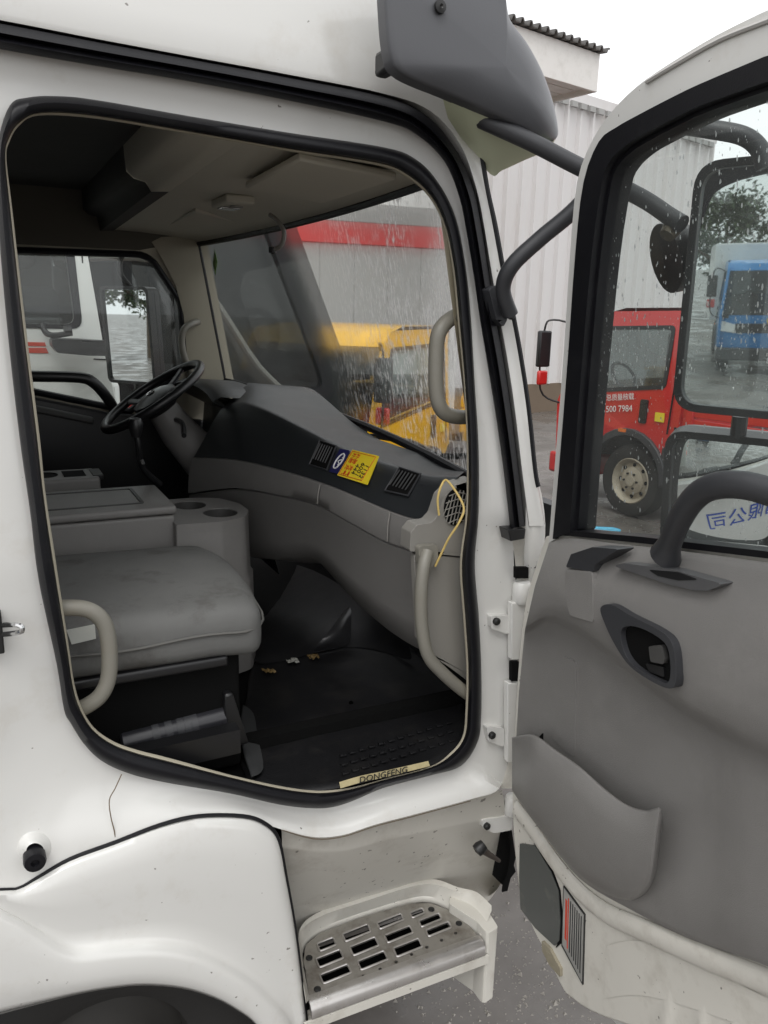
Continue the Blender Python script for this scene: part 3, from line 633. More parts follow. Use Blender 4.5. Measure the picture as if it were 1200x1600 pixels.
def upper(i, k):                                 # roof skin rises and folds onto the roof; along the A-pillar it folds round to the windscreen
    p = e3[i]; w = min(1, max(0, (p.z-2.28)/.07))
    up = [Vector((0, .004, .05)), Vector((0, .015, .20)), Vector((-.005, .05, .34)), Vector((-.01, .16, .43)), Vector((-.02, .5, .47))][k]
    fw = [Vector((.012, .004, 0)), Vector((.024, .018, 0)), Vector((.03, .04, 0)), Vector((.03, .07, 0)), Vector((.02, .12, 0))][k]
    return p+up*w+fw*(1-w)
for k in range(5): top.append([upper(i, k) for i in range(n3)])
MB().grid(top).build('roof_skin', WHITE, side, ang=70)
# thin black trim along the A-pillar's outer edge
AE = [S(p.x+2, p.y, .004) for p in spl([(744,205),(757,290),(770,350),(783,420),(798,490),(811,560),(823,640),(833,735),(838,760)], 5)]
MB().sweep(AE, circ(.008, 8, 1, .8), NRM).build('pillar_trim', RUBBER, side)
# corner panel below the A-pillar, hinge column behind the door
col_ = [[S(px, py, o) for px, py in spl([(800,815),(806,850),(812,880),(812,960),(810,1040),(804,1120),(797,1180),(784,1232),(776,1260)], 4)] for o in (.05,)]
rowsH = []
for dx, o in ((0, .05), (8, .045), (22, .05), (30, .09), (34, .2)):
    rowsH.append([S(px+dx, py, o) for px, py in spl([(797,822),(804,870),(811,960),(809,1040),(803,1120),(796,1180),(782,1232)], 4)])
MB().grid(rowsH).build('hinge_column', WHITE2, side, ang=60)
cp = [(822,822),(846,822),(858,835),(850,880),(835,920),(828,900),(816,870)]
MB().grid([[S(821,760,.01),S(832,745,.0),S(842,745,.02)],[S(822,822,.01),S(840,822,-.005),S(856,822,.02)],[S(818,870,.03),S(832,868,.0),S(846,880,.02)],[S(820,905,.05),S(828,915,.03),S(834,925,.05)]]).build('corner_panel', WHITE, side, sub=2)
# strip end block
MB().plate([[(S(794,828,0).x, S(794,828,0).z), (S(822,826,0).x, S(822,826,0).z), (S(820,842,0).x, S(820,842,0).z), (S(798,846,0).x, S(798,846,0).z)]], TXZ(0.0), .0, .04).build('strip_end', BLACKP, side, bevel=.002)

# ---- hinge brackets with bolts, door check
def bracket(pts, bolt, off=.036, name='hinge_bracket'):
    L_ = [(S(x, y, off).x, S(x, y, off).z) for x, y in pts]
    o = MB().plate([fillet(L_, .006, 3)], lambda a, b, c: Vector((a, off+tumble(b)+c, b)), 0, .02).build(name, WHITE, side, bevel=0)
    if bolt:
        p = S(*bolt, off-.004); MB().lathe([(.0095, .004), (.0095, -.004), (.006, -.007), (0, -.007)], Matrix.Translation(p) @ Matrix.Rotation(rad(-90), 4, 'X'), 12).build('bolt', BOLT, o)
bracket([(767,962),(797,962),(797,990),(790,990),(768,982)], (776,971))
bracket([(760,1135),(788,1138),(788,1168),(764,1158)], (769,1149))
bracket([(753,1281),(786,1277),(801,1272),(800,1297),(772,1302),(755,1294)], (761,1291), off=.03)
for (x0, y0, x1, y1) in ((797,940,818,1030), (791,1065,812,1190)):
    L_ = [(S(x0, y0, .03).x, S(x0, y0, .03).z), (S(x1, y0, .03).x, S(x1, y0, .03).z), (S(x1, y1, .03).x, S(x1, y1, .03).z), (S(x0, y1, .03).x, S(x0, y1, .03).z)]
    MB().plate([L_], TXZ(.022), 0, .02).build('hinge_leaf', WHITE, side, bevel=.003)
for (x0, y0, x1, y1) in ((796,1032,808,1062), (803,885,822,902), (826,870,836,886)):
    L_ = [(S(x0, y0, .03).x, S(x0, y0, .03).z), (S(x1, y0, .03).x, S(x1, y0, .03).z), (S(x1, y1, .03).x, S(x1, y1, .03).z), (S(x0, y1, .03).x, S(x0, y1, .03).z)]
    MB().plate([L_], TXZ(.020), 0, .012).build('hinge_gap', BLACKM, side, smooth=False)
for (px, py, r) in ((815, 925, .024), (800, 1258, .022)):
    p = S(px, py, .03); MB().lathe([(0, -.03), (r*.8, -.028), (r, -.02), (r, .02), (r*.8, .028), (0, .03)], Matrix.Translation(p), 16).build('hinge_knuckle', WHITE, side)
p = S(795, 1256, .035); MB().lathe([(0, -.012), (.012, -.01), (.012, .01), (0, .012)], Matrix.Translation(p), 10).build('hinge_bush', mat('red_grease', (.35, .07, .04), .5), side)

# ---- striker on the B-pillar
p = S(8, 984, .02)
st = MB().box((p.x-.06, p.y-.004, p.z-.045), (p.x-.004, p.y+.02, p.z+.035)).build('striker_plate', BOLT, side, bevel=.003)
MB().tube(spl([S(6,977,.012), S(22,976,-.02), S(33,979,-.03), S(34,986,-.03), S(24,989,-.02), S(6,991,.012)], 4), .005, 8).build('striker_loop', CHROME, st)

# ---- sill below the opening, step well wall
def strip3(rows, name, m, parent, ang=60, sub=4):
    R = [[S(p.x, p.y, o) for p in spl(k, sub)] for k, o in rows]
    return MB().grid(R).build(name, m, parent, ang=ang)
well = strip3([([(440,1294),(490,1308),(535,1305),(585,1289),(650,1272),(735,1249),(784,1234)], .0),
        ([(440,1298),(490,1312),(535,1309),(585,1293),(650,1276),(735,1253),(786,1240)], .028),
        ([(441,1322),(492,1328),(540,1327),(590,1314),(650,1300),(735,1283),(790,1272)], .034),
        ([(442,1326),(492,1332),(540,1331),(590,1318),(650,1304),(735,1287),(792,1276)], .042),
        ([(448,1372),(500,1372),(545,1368),(600,1355),(660,1345),(740,1335),(796,1330)], .10),
        ([(455,1425),(500,1415),(550,1402),(600,1390),(660,1378),(735,1380),(788,1372)], .19),
        ([(465,1480),(510,1460),(560,1445),(610,1430),(670,1420),(740,1425),(770,1400)], .215)], 'step_well', WHITE2, side)
MB().grid([[S(x, y, o) for x, y in spl([(784,1236),(792,1276),(797,1330),(788,1376),(765,1400)], 4)] for o in (.035, .06, .12, .3)]).build('well_end', WHITE2, side)
# rubber flap and door-check arm beside the hinge
fp = [(783,1302),(800,1298),(806,1340),(803,1352),(806,1362),(798,1372),(793,1392),(785,1394),(786,1384),(770,1368)]
MB().plate([[(S(x, y, .06).x, S(x, y, .06).z) for x, y in fp]], TXZ(.06), 0, .004).build('rubber_flap', BLACKM, side, smooth=False)
ca = MB().tube([S(752,1326,-.01), S(764,1335,.0), S(780,1345,.02)], lambda t: .011-.006*t, 8).build('door_check', mat('rusty_steel', (.08, .065, .055), .6, metal=.4, var=.4, vs=40), side)
MB().lathe([(0, -.016), (.016, -.012), (.018, 0), (.014, .014), (0, .016)], Matrix.Translation(S(750,1325,-.01)) @ Matrix.Rotation(rad(60), 4, 'Y'), 12).build('check_roller', BOLT, ca)

# ---- body seam, dent lines
for pts in ([(190,1210),(180,1232),(171,1250),(173,1275),(179,1300),(180,1316)],):
    MB().tube([S(x, y, .012 if y < 1260 else .004) for x, y in spl(pts, 4)], .0012, 5).build('body_seam', mat('seam_grime', (.16, .12, .08), .8), side)
for pts in ([(440,1296),(490,1310),(535,1307),(585,1291),(650,1274),(735,1251)],):
    MB().tube([S(x, y, .012) for x, y in spl(pts, 4)], .0022, 5).build('body_seam', mat('seam_sealer', (.24, .20, .15), .8), side)

# ---- wheel-arch fender panel with black gasket
KG = [(-150,1398),(0,1391),(30,1388),(60,1371),(110,1342),(180,1316),(250,1289),(310,1275),(380,1275),(415,1287),(435,1311),(447,1370),(461,1450),(475,1560),(492,1700)]
KK = [(-150,1470),(-30,1420),(18,1432),(60,1458),(112,1484),(169,1480),(244,1476),(300,1484),(350,1506),(390,1530),(420,1557),(442,1580),(458,1610),(470,1660),(485,1760)]
KW = [(-160,1640),(-60,1600),(0,1581),(60,1566),(120,1552),(170,1543),(225,1538),(285,1543),(335,1558),(372,1578),(400,1600),(425,1640),(440,1690),(450,1740),(455,1820)]
def frow(t, o, seg=0):
    out = []
    G, K, W = spl(KG, 4), spl(KK, 4), spl(KW, 4)
    for g_, k_, w_ in zip(G, K, W):
        p = g_.lerp(k_, t) if seg == 0 else k_.lerp(w_, t); out.append(S(p.x, p.y, o))
    return out
FR = [frow(0, .03), frow(.005, .006), frow(.03, -.008), frow(.10, -.016), frow(.3, -.024), frow(.55, -.024), frow(.8, -.02), frow(.93, -.021), frow(1.0, -.030), frow(.10, -.040, 1), frow(.35, -.046, 1), frow(.7, -.047, 1), frow(.95, -.044, 1), frow(1.0, -.034, 1), frow(1.0, .04, 1), frow(1.03, .07, 1)]
fend = MB().grid(FR).build('fender', WHITE, truck, ang=70)
MB().tube([S(p.x, p.y, -.001) for p in spl(KG, 5)], .0042, 8).build('gasket', RUBBER, fend)
# filler cap / rubber bump stop on the B-pillar foot
bs = S(55, 1338, -.012)
MB().grid([[S(55+r*math.cos(a)*1.0, 1330+r*.9*math.sin(a), o) for a in np.linspace(0, 2*math.pi, 28, endpoint=False)] for r, o in [(r, .032-.049*math.exp(-(r/30)**2)) for r in (58, 50, 43, 37, 31, 26, 21, 17)]+[(14, -.006)]], cu=True).build('boss', WHITE, side, ang=80)
MB().lathe([(.020, .02), (.021, -.012), (.019, -.018), (.008, -.019), (.006, -.012), (0, -.012)], Matrix.Translation(S(54,1340,-.012)) @ Matrix.Rotation(rad(-90), 4, 'X') , 20).build('rubber_stop', RUBBER, side)
# wheel well and tyre
for x in (.13,):
    z = GZ+.44
    t = MB().lathe([(.21, -.13), (.38, -.15), (.42, -.12), (.44, -.06), (.44, .08), (.42, .12), (.36, .14), (.26, .13), (.21, .1)], Matrix.Translation((x, .30, z)) @ Matrix.Rotation(rad(90), 4, 'X'), 40).build('front_wheel', TYRE, truck)
    MB().lathe([(.22, .1), (.20, .04), (.14, .06), (.1, .10), (0, .10)], Matrix.Translation((x, .30, z)) @ Matrix.Rotation(rad(90), 4, 'X'), 30).build('rim', mat('dark_rim', (.03, .028, .025), .7, var=.3), t)  # rim in a near-black tone
    rows = [[Vector((x+.53*math.cos(a), y, z+.50*math.sin(a))) for a in np.linspace(-.2, math.pi+.2, 28)] for y in (.075, .55)]
    MB().grid(rows).build('wheel_well', BLACKM, truck)

# ---- step: slotted tread in a white tray with a worn aluminium nosing
ZS = .355
q = lambda x, y, z=ZS: (onZ(x, y, z).x, onZ(x, y, z).y)
tr_out = [q(484,1562), q(474,1500), q(478,1476), q(500,1458), q(560,1435), q(640,1412), q(672,1411), q(700,1422), q(728,1440), q(750,1466)]
tr_out = fillet(tr_out, .012, 3)
def cell(c, w, h, sk):                           # slot: pixel centre, half sizes in px along / across the tread
    ax = Vector((w, -w*.40)); ay = Vector((h*.42, h))
    P = [Vector(c)-ax-ay, Vector(c)+ax-ay, Vector(c)+ax+ay, Vector(c)-ax+ay]
    return fillet([q(p.x, p.y) for p in P], .006, 3)
slots = [(510,1476),(515,1498),(524,1522),(557,1458),(569,1479),(582,1501),(610,1440),(623,1460),(637,1481),(652,1427),(672,1438),(685,1452)]
hw = [13,19,22,20,20,21,19,20,20,10,16,18]; hh = [6,7,7,6,7,7,5,6,7,4,5,5]
loops = [tr_out]+[cell(c, w, h, 0) for c, w, h in zip(slots, hw, hh)]
dots = [(513,1549),(540,1537),(568,1525),(594,1514),(619,1503),(643,1491),(667,1480),(690,1469),(712,1458)]
for x, y in dots: loops.append([q(x+3*math.cos(a), y+2.4*math.sin(a)) for a in np.linspace(0, 2*math.pi, 8, endpoint=False)])
step = MB().plate(loops, TXY(ZS), -.006, 0).build('step', STEEL, truck, smooth=False, bevel=.0012)
for lp, c in zip(loops[1:13], slots):            # raised rim round every slot
    pts = [Vector((x, y, ZS+.0015)) for x, y in lp]
    MB().tube(pts, .0028, 6, closed=True).build('slot_rim', ALU, step)
for x, y in ((483,1497),(496,1546),(674,1421),(717,1443)):
    a, b = q(x, y); MB().lathe([(.009, -.004), (.009, .002), (.005, .004), (0, .004)], Matrix.Translation((a, b, ZS)), 12).build('rivet', BOLT, step)
F0, F1 = Vector((*q(482,1563), ZS)), Vector((*q(752,1466), ZS)); fd = (F1-F0).normalized()
prof = [(.012, .002), (-.002, .003), (-.014, -.002), (-.022, -.014), (-.024, -.034), (-.020, -.036), (-.008, -.006), (.012, -.005)]
side_n = Vector((fd.y, -fd.x, 0))                # outwards
rows = [[F+side_n*(-a)+Vector((0, 0, b)) for a, b in prof] for F in (F0, F0.lerp(F1, .33), F0.lerp(F1, .66), F1)]
MB().grid(rows, cu=False).build('nosing', ALU, step, ang=50)
prof2 = [(-.020, -.037), (-.026, -.037), (-.026, -.062), (-.018, -.066), (.02, -.066), (.02, -.05)]
rows = [[F+side_n*(-a)+Vector((0, 0, b)) for a, b in prof2] for F in (F0-fd*.02, F1+fd*.01)]
MB().grid(rows, cu=False).build('edge_rail', WHITE2, step, smooth=False)
back = spl([(484,1564),(473,1500),(477,1474),(500,1455),(560,1432),(640,1408),(674,1406),(704,1418),(732,1437),(752,1464)], 4)
back_t = spl([(478,1570),(467,1490),(472,1455),(505,1432),(565,1412),(640,1388),(680,1384),(715,1396),(745,1404),(768,1425)], 4)
rows = [[Vector((*q(p.x, p.y), ZS-.01)) for p in back], [Vector((*q(p.x, p.y), ZS+.002)) for p in back], [Vector((*q(p.x+(q2.x-p.x)*.08, p.y+(q2.y-p.y)*.08), ZS+.006)) for p, q2 in zip(back, back_t)],
        [Vector((*q(p.x, p.y-2, ZS+.05), ZS+.05)) for p in back_t], [Vector((*q(p.x, p.y-10, ZS+.055), ZS+.055)) for p in back_t]]
MB().grid(rows).build('step_tray', WHITE2, step, ang=50)
# end bracket of the step
bk = [(742,1402),(768,1398),(775,1424),(756,1440),(752,1462),(754,1478),(748,1490)]
V0 = [Vector((*q(x, y, ZS+.03), ZS+.03)) for x, y in ((742,1404),(770,1396),(778,1422),(756,1440),(756,1472))]
c0 = Vector((*q(758,1436), ZS-.10))
MB().plate([fillet([(F1.x+.005, F1.y-.02), (F1.x+.045, F1.y-.012), (F1.x+.055, F1.y+.06), (F1.x+.0, F1.y+.16), (F1.x-.03, F1.y+.12), (F1.x+.004, F1.y+.03)], .012, 3)], TXY(ZS), -.20, .028).build('step_bracket', WHITE2, step, bevel=.008)
MB().plate([fillet([(.60, .0), (1.05, .0), (1.05, .19), (.60, .19)], .01)], TXY(ZS-.055), -.004, 0).build('slot_shade_plate', BLACKM, step, smooth=False)  # added black plate standing in for the shade below the tread slots
MB().box((1.22, .95, -.05), (1.34, 2.0, .80)).build('front_light_block', BLACKM, truck, smooth=False)  # unseen box added to keep daylight off the ground under the cab
MB().box((-.5, 1.96, .05), (1.2, 2.0, .80)).build('far_light_block', WHITE2, truck, smooth=False)  # unseen, added to shut out daylight from the driver side
MB().box((.2, .55, .05), (1.15, 1.6, .62)).build('under_light_block', BLACKM, truck, bevel=.05)  # unseen black mass added to darken the ground behind the step
# dark underside of the cab behind the step
MB().box((.15, .30, .30), (1.25, .34, .9)).build('inner_skirt', BLACKM, truck, smooth=False)
MB().box((-.4, .25, .62), (1.0, 1.8, .80)).build('chassis', BLACKM, truck, smooth=False)

# ---- grey corner deflector over the A-pillar
def vwrap(x): return 1.1*max(0, x-.92)**2
def vq(x, y):
    yy = -.05
    for _ in range(6):
        p = onY(x, y, yy); yy = -.05+vwrap(p.x)
    return (p.x, p.z)
vo = [vq(*p) for p in spl([(598,-60),(603,40),(610,92),(622,112),(650,128),(700,148),(780,184),(835,212),(858,222),(869,216),(870,200),(862,160),(845,112),(820,66),(795,32),(785,-10),(778,-80)], 3)]
outer = MB()
N_ = len(vo); cx = sum(p[0] for p in vo)/N_; cz = sum(p[1] for p in vo)/N_
def vrow(k, y): return [Vector((cx+(a-cx)*k, y+vwrap(cx+(a-cx)*k), cz+(b-cz)*k)) for a, b in vo]
o = MB(); o.grid([vrow(.0005, -.088), vrow(.35, -.086), vrow(.6, -.079), vrow(.8, -.070), vrow(.94, -.060), vrow(.985, -.056), vrow(.997, -.052), vrow(1.0, -.046), vrow(1.0, -.02)], cu=True)
vis = o.build('wind_deflector', VISOR, truck, ang=60)
def under(p0, y0, y1):
    return p0
lo = [p for p in vo[12:31]]
MB().grid([[onY(x, y, yy) for x, y in spl(k, 4)] for k, yy in (([(690,148),(760,180),(820,206),(858,221),(868,216)], -.030), ([(700,185),(758,225),(800,245),(850,238),(864,226)], .03), ([(720,215),(766,272),(785,266),(820,250),(856,232)], .09))]).build('deflector_underside', VISUND, vis)
MB().grid([[Vector((a-.004, y+vwrap(a), b)) for a, b in vo[30:46]] for y in (-.03, .3, .7)]).build('deflector_front', VISOR, vis)
sc_ = Vector((vq(673,20)[0], -.083, vq(673,20)[1]))
MB().lathe([(.012, 0), (.011, .005), (.004, .007), (0, .004)], Matrix.Translation(sc_) @ Matrix.Rotation(rad(90), 4, 'X'), 14).build('screw', BOLT, vis)
MB().box((onY(598,95,0).x, -.035, onY(605,115,0).z), (onY(620,95,0).x, .04, onY(605,75,0).z)).build('deflector_clip', BLACKP, vis, bevel=.008)

# ---- cab shell: roof, back, far side, floor, front
MB().box((-.75, .45, 2.82), (.98, 1.75, 2.86)).build('roof', WHITE, truck, bevel=.01)
MB().box((-.80, .03, .80), (-.75, 2.08, 2.86)).build('rear_wall', WHITE, truck, bevel=.01)
rl = [(-.75, .80), (.16, .80), (.16, 2.86), (-.75, 2.86)]
MB().box((-.77, .022, .80), (-.14, .06, 2.84)).build('rear_quarter', WHITE, truck, smooth=False)
fo = MB()
hole = fillet([(onY(165,640,2.0).x+.10, 1.545), (.792, 1.73), (.782, 2.0), (.66, 2.185), (-.25, 2.165), (-.25, 1.74)], [.02, .05, .1, .1, .05, .03], 5)
fs = MB().plate([[(-.75, .82), (1.02, .82), (1.02, 1.60), (.90, 2.28), (.86, 2.84), (-.75, 2.84)], hole], TXZ(2.02), 0, .05).build('far_side', CREAM, truck, smooth=False)
MB().plate([hole], TXZ(2.05), 0, .004).build('window_pane', glass('far_door_glass', film=.05), fs, smooth=False)
ring = [Vector((a, 2.015, b)) for a, b in hole]
MB().sweep(ring, circ(.014, 8), (0, -1, 0), closed=True).build('window_seal', RUBBER, fs)
# dark trim of the driver's door below the window, and its armrest and tubular grab rail
MB().plate([[(-.70, .85), (.86, .85), (.86, 1.50), (.46, 1.545), (-.30, 1.735), (-.70, 1.80)]], TXZ(1.98), 0, .05).build('driver_door_trim', BLACKP, truck, smooth=False, bevel=.01)
gp = [onY(20,588,1.94), onY(60,588,1.93), onY(125,590,1.92), onY(146,598,1.92), onY(165,618,1.93), onY(180,642,1.95)]
MB().sweep(spl(gp, 5), circ(.022, 10, 1, .8), (0, -1, 0)).build('grab_rail', BLACKP, truck)
MB().plate([[(-.30, 1.68), (.40, 1.50), (.40, 1.53), (-.30, 1.71)]], TXZ(1.95), 0, .04).build('armrest', GREYD, truck, smooth=False, bevel=.008)
MB().box((-.75, .06, .80), (1.35, 2.02, .855)).build('floor', BLACKM, truck, smooth=False)
MB().box((1.30, .10, .80), (1.34, 2.02, 1.50)).build('front_wall', CHAR, truck, smooth=False)
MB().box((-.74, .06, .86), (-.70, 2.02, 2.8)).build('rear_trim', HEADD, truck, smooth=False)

# ---- windscreen with its seal
def wpt(s, t, grow=0):                           # s across (0 passenger .. 1 driver), t up
    y = .128+1.892*s; c = 1-(2*s-1)**2
    xb, xt = 1.11-.14*s+.10*c, .998-.128*s+.07*c; zb, zt = 1.56+.11*s, 2.285-.045*s
    return Vector((xb+(xt-xb)*t, y, zb+(zt-zb)*t))
rows = [[wpt(s, t) for s in np.linspace(0, 1, 25)] for t in np.linspace(0, 1, 11)]
wsn = MB().grid(rows).build('windscreen', WSCREEN, truck, ang=80)
ringw = [wpt(s, 1) for s in np.linspace(0, 1, 20)]+[wpt(1, t) for t in np.linspace(.93, 0, 12)]+[wpt(s, 0) for s in np.linspace(.96, 0, 20)]+[wpt(0, t) for t in np.linspace(.07, .93, 12)]
MB().tube([p+Vector((-.008, 0, 0)) for p in ringw], .013, 8, closed=True).build('windscreen_seal', RUBBER, wsn)
# far A-pillar inner trim, near A-pillar inner trim
def strip_between(a, b, name, m, parent, th=.03):
    return MB().grid([a, [p.lerp(q_, .5)+Vector((-.015, -.01, 0)) for p, q_ in zip(a, b)], b]).build(name, m, parent)
fa = [wpt(1, t)+Vector((-.012, -.02, 0)) for t in np.linspace(-.15, 1.05, 8)]
fb = [Vector((.79-.02*t, 2.0, 1.52+.72*t)) for t in np.linspace(0, 1, 8)]
fb = [Vector((x, 2.0, z)) for x, z in ((.80, 1.5), (.80, 1.62), (.80, 1.75), (.795, 1.85), (.79, 1.95), (.76, 2.07), (.71, 2.17), (.66, 2.25))]
strip_between(fa, fb, 'far_pillar_trim', CREAM, truck)
na = [wpt(0, t)+Vector((-.01, .03, 0)) for t in np.linspace(-.05, 1.02, 8)]
nb = [Vector((p.x-.05, .085+tumble(p.z), p.z)) for p in na]
strip_between(na, nb, 'near_pillar_trim', CREAM, truck)
def grab(pts, name, r=.017, m=HANDLE, parent=truck, flat=1.0): return MB().sweep(spl(pts, 6), circ(r, 12, 1, flat), (0, -1, 0)).build(name, m, parent)
grab([onY(722,492,.17), onY(706,497,.15), onY(688,515,.14), onY(682,545,.14), onY(682,610,.14), onY(690,640,.14), onY(706,650,.15), onY(726,652,.17)], 'pillar_grab_handle', .018)
grab([onY(309,503,1.99), onY(300,506,1.94), onY(288,514,1.92), onY(284,530,1.92), onY(287,555,1.92), onY(296,578,1.94), onY(300,590,1.99)], 'pillar_grab_handle', .014)

# ---- headliner, overhead shelf, sun visors, map lamp, mirror stalk
def ceil(y): return wpt((y-.128)/1.892, 1)
ys = np.linspace(.17, 2.0, 15)
rows = []
for k in range(6):
    rows.append([(lambda c: [c+Vector((-.012, 0, .0)), c+Vector((-.03, 0, .012)), Vector((c.x-.14, y, c.z+.022)), Vector((.62, y, c.z+.028)), Vector((.50, y, c.z+.03)), Vector((.465, y, c.z+.045))][k])(ceil(y)) for y in ys])
hl = MB().grid(rows).build('headliner', HEADL, truck, ang=70)
rows = [[Vector((.52, y, ceil(y).z+.026)), Vector((.47, y, ceil(y).z+.022)), Vector((.455, y, 2.312)), Vector((.425, y, 2.318)), Vector((.405, y, 2.335)), Vector((.40, y, 2.40))] for y in (.17, .35, .7, .93)]
MB().grid(rows).build('shelf_edge', HEADL, hl, ang=60)
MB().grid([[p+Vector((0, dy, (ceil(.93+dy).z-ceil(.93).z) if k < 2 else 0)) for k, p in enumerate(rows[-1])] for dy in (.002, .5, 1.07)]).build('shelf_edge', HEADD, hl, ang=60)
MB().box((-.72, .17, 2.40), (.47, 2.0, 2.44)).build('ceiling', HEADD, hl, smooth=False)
rows = [[Vector((x, 2.01, z)) for x, z in ((-.7, 2.19), (.62, 2.20), (.8, 2.24))], [Vector((x, 1.98, z)) for x, z in ((-.7, 2.25), (.6, 2.27), (.72, 2.29))], [Vector((x, 1.90, z)) for x, z in ((-.7, 2.40), (.5, 2.41), (.6, 2.33))]]
MB().grid(rows).build('roof_rail_trim', mat('rail_trim', (.13, .12, .10), .8), hl)
def svisor(c, name='sun_visor'):
    P = [Vector(p) for p in c]; dn = Vector((0, 0, -.018)); 
    return MB().add([p+dn for p in P]+[p for p in P], [(0, 1, 2, 3), (7, 6, 5, 4), (0, 4, 5, 1), (1, 5, 6, 2), (2, 6, 7, 3), (3, 7, 4, 0)]).build(name, HEADL, hl, bevel=.006)
def cz(px, py, z=2.292): p = onZ(px, py, z); return p
svisor([cz(383,283), cz(468,236), cz(620,268), cz(505,308)])
svisor([cz(240,355), cz(305,322), cz(412,352), cz(320,378)])
lc = cz(362, 316, 2.285)
lm = MB().box((lc.x-.05, lc.y-.12, lc.z-.016), (lc.x+.035, lc.y+.05, lc.z+.008)).build('map_lamp', HEADL, hl, bevel=.006)
MB().box((lc.x-.035, lc.y-.02, lc.z-.021), (lc.x+.02, lc.y+.035, lc.z-.014)).build('lamp_lens', CHROME, lm, bevel=.002)
MB().lathe([(.022, 0), (.02, .008), (0, .008)], Matrix.Translation((lc.x+.0, lc.y-.05, lc.z-.012)) @ Matrix.Rotation(rad(180), 4, 'X'), 12).build('lamp_button', GREYL, lm)
stalk = [cz(420,338,2.26), onP(430,350,cz(430,350,2.22),(0.4,1,0)), onP(446,362,cz(430,350,2.22),(0.4,1,0)), onP(444,380,cz(430,350,2.22),(0.4,1,0))]
s0 = cz(422, 336, 2.262)
stk = MB().tube(spl([s0, s0+Vector((.01, -.03, -.015)), s0+Vector((.025, -.055, -.05)), s0+Vector((.02, -.05, -.09)), s0+Vector((0, -.02, -.105))], 5), .007, 8).build('mirror_stalk', GREYL, hl)
MB().lathe([(0, -.012), (.012, -.008), (.012, .008), (0, .012)], Matrix.Translation(s0+Vector((0, -.02, -.105))), 10).build('ball_joint', BOLT, stk)
ds = onP(340, 410, wpt(.9, .85), (1, .1, .15))-Vector((.012, 0, 0))
MB().plate([[(ds.y-.035, ds.z), (ds.y, ds.z+.05), (ds.y+.035, ds.z), (ds.y, ds.z-.05)]], TYZ(ds.x-.0), 0, .002).build('inspection_sticker', mat('green_sticker', (.22, .42, .12), .5), wsn, smooth=False)

# ================================================================== DASHBOARD
FA, FB = Vector((.985, .12, 0)), Vector((.656, 1.35, 0)); fdir = (FB-FA).normalized(); fn = Vector((fdir.y, -fdir.x, 0))   # face runs from the door to the centre
if fn.x < 0: fn = -fn                            # forwards
def onF(px, py, o=0): return onP(px, py, FA+fn*o, fn)
cols = [  # windscreen base, shoulder, lower edge of black, seam, knee bottom
    ((735,730),(716,745),(672,812),(652,862),(662,1018)), ((700,724),(672,745),(640,808),(630,856),(630,1000)), ((640,703),(622,732),(600,794),(598,844),(595,975)), ((560,676),(545,706),(540,768),(540,812),(545,930)),
    ((500,652),(485,676),(498,752),(494,788),(490,873)), ((445,622),(420,645),(440,734),(440,775),(430,873)), ((410,604),(375,632),(370,718),(370,764),(370,868)), ((388,598),(345,640),(303,714),(296,772),(298,850))]
offs = (.24, .06, 0, .006, .07)
lines = []
for k in range(5): lines.append([onF(p.x, p.y, offs[k]) for p in spl([c[k] for c in cols], 5)])
la, lb, lc_, ld, le = lines
back_edge = [Vector((1.12, p.y, p.z-.02)) for p in la]
dash = MB().grid([back_edge, la, lerp_row(la, lb, .55), lerp_row(la, lb, .85), lb, [p+fn*-.004 for p in lerp_row(lb, lc_, .25)], lerp_row(lb, lc_, .6), lc_, [p+fn*.012 for p in lc_]]).build('dashboard', DASH, truck, ang=80)
band = MB().grid([[p+fn*.012+Vector((0, 0, -.001)) for p in lc_], [p+fn*-.006+Vector((0, 0, -.003)) for p in lc_], [p+fn*-.012 for p in lerp_row(lc_, ld, .5)], [p+fn*-.006+Vector((0, 0, .004)) for p in ld], [p+fn*.014+Vector((0, 0, .002)) for p in ld]]).build('glovebox_lid', GREY, dash, ang=70)
MB().grid([[p+fn*.014+Vector((0, 0, -.001)) for p in ld], [p+fn*-.002+Vector((0, 0, -.004)) for p in ld], [p+fn*.006 for p in lerp_row(ld, le, .3)], lerp_row(ld, le, .7), le, [p+fn*.22+Vector((0, 0, -.06)) for p in le]]).build('knee_panel', GREY, dash, ang=70)
# side of the centre stack facing the driver
ce = [lb[-1], lc_[-1], ld[-1], le[-1]]
MB().grid([ce, [p+Vector((.30, .06, 0)) for p in ce]]).build('stack_side', DASH, dash)
# vertical seams on the glovebox band
for (x, y0, y1) in ((499,757,787), (608,800,846)):
    MB().tube([onF(x+1, y0, -.014), onF(x-2, (y0+y1)/2, -.016), onF(x-3, y1, -.010)], .0018, 5).build('lid_seam', mat('seam_pale', (.30, .29, .27), .6), dash)
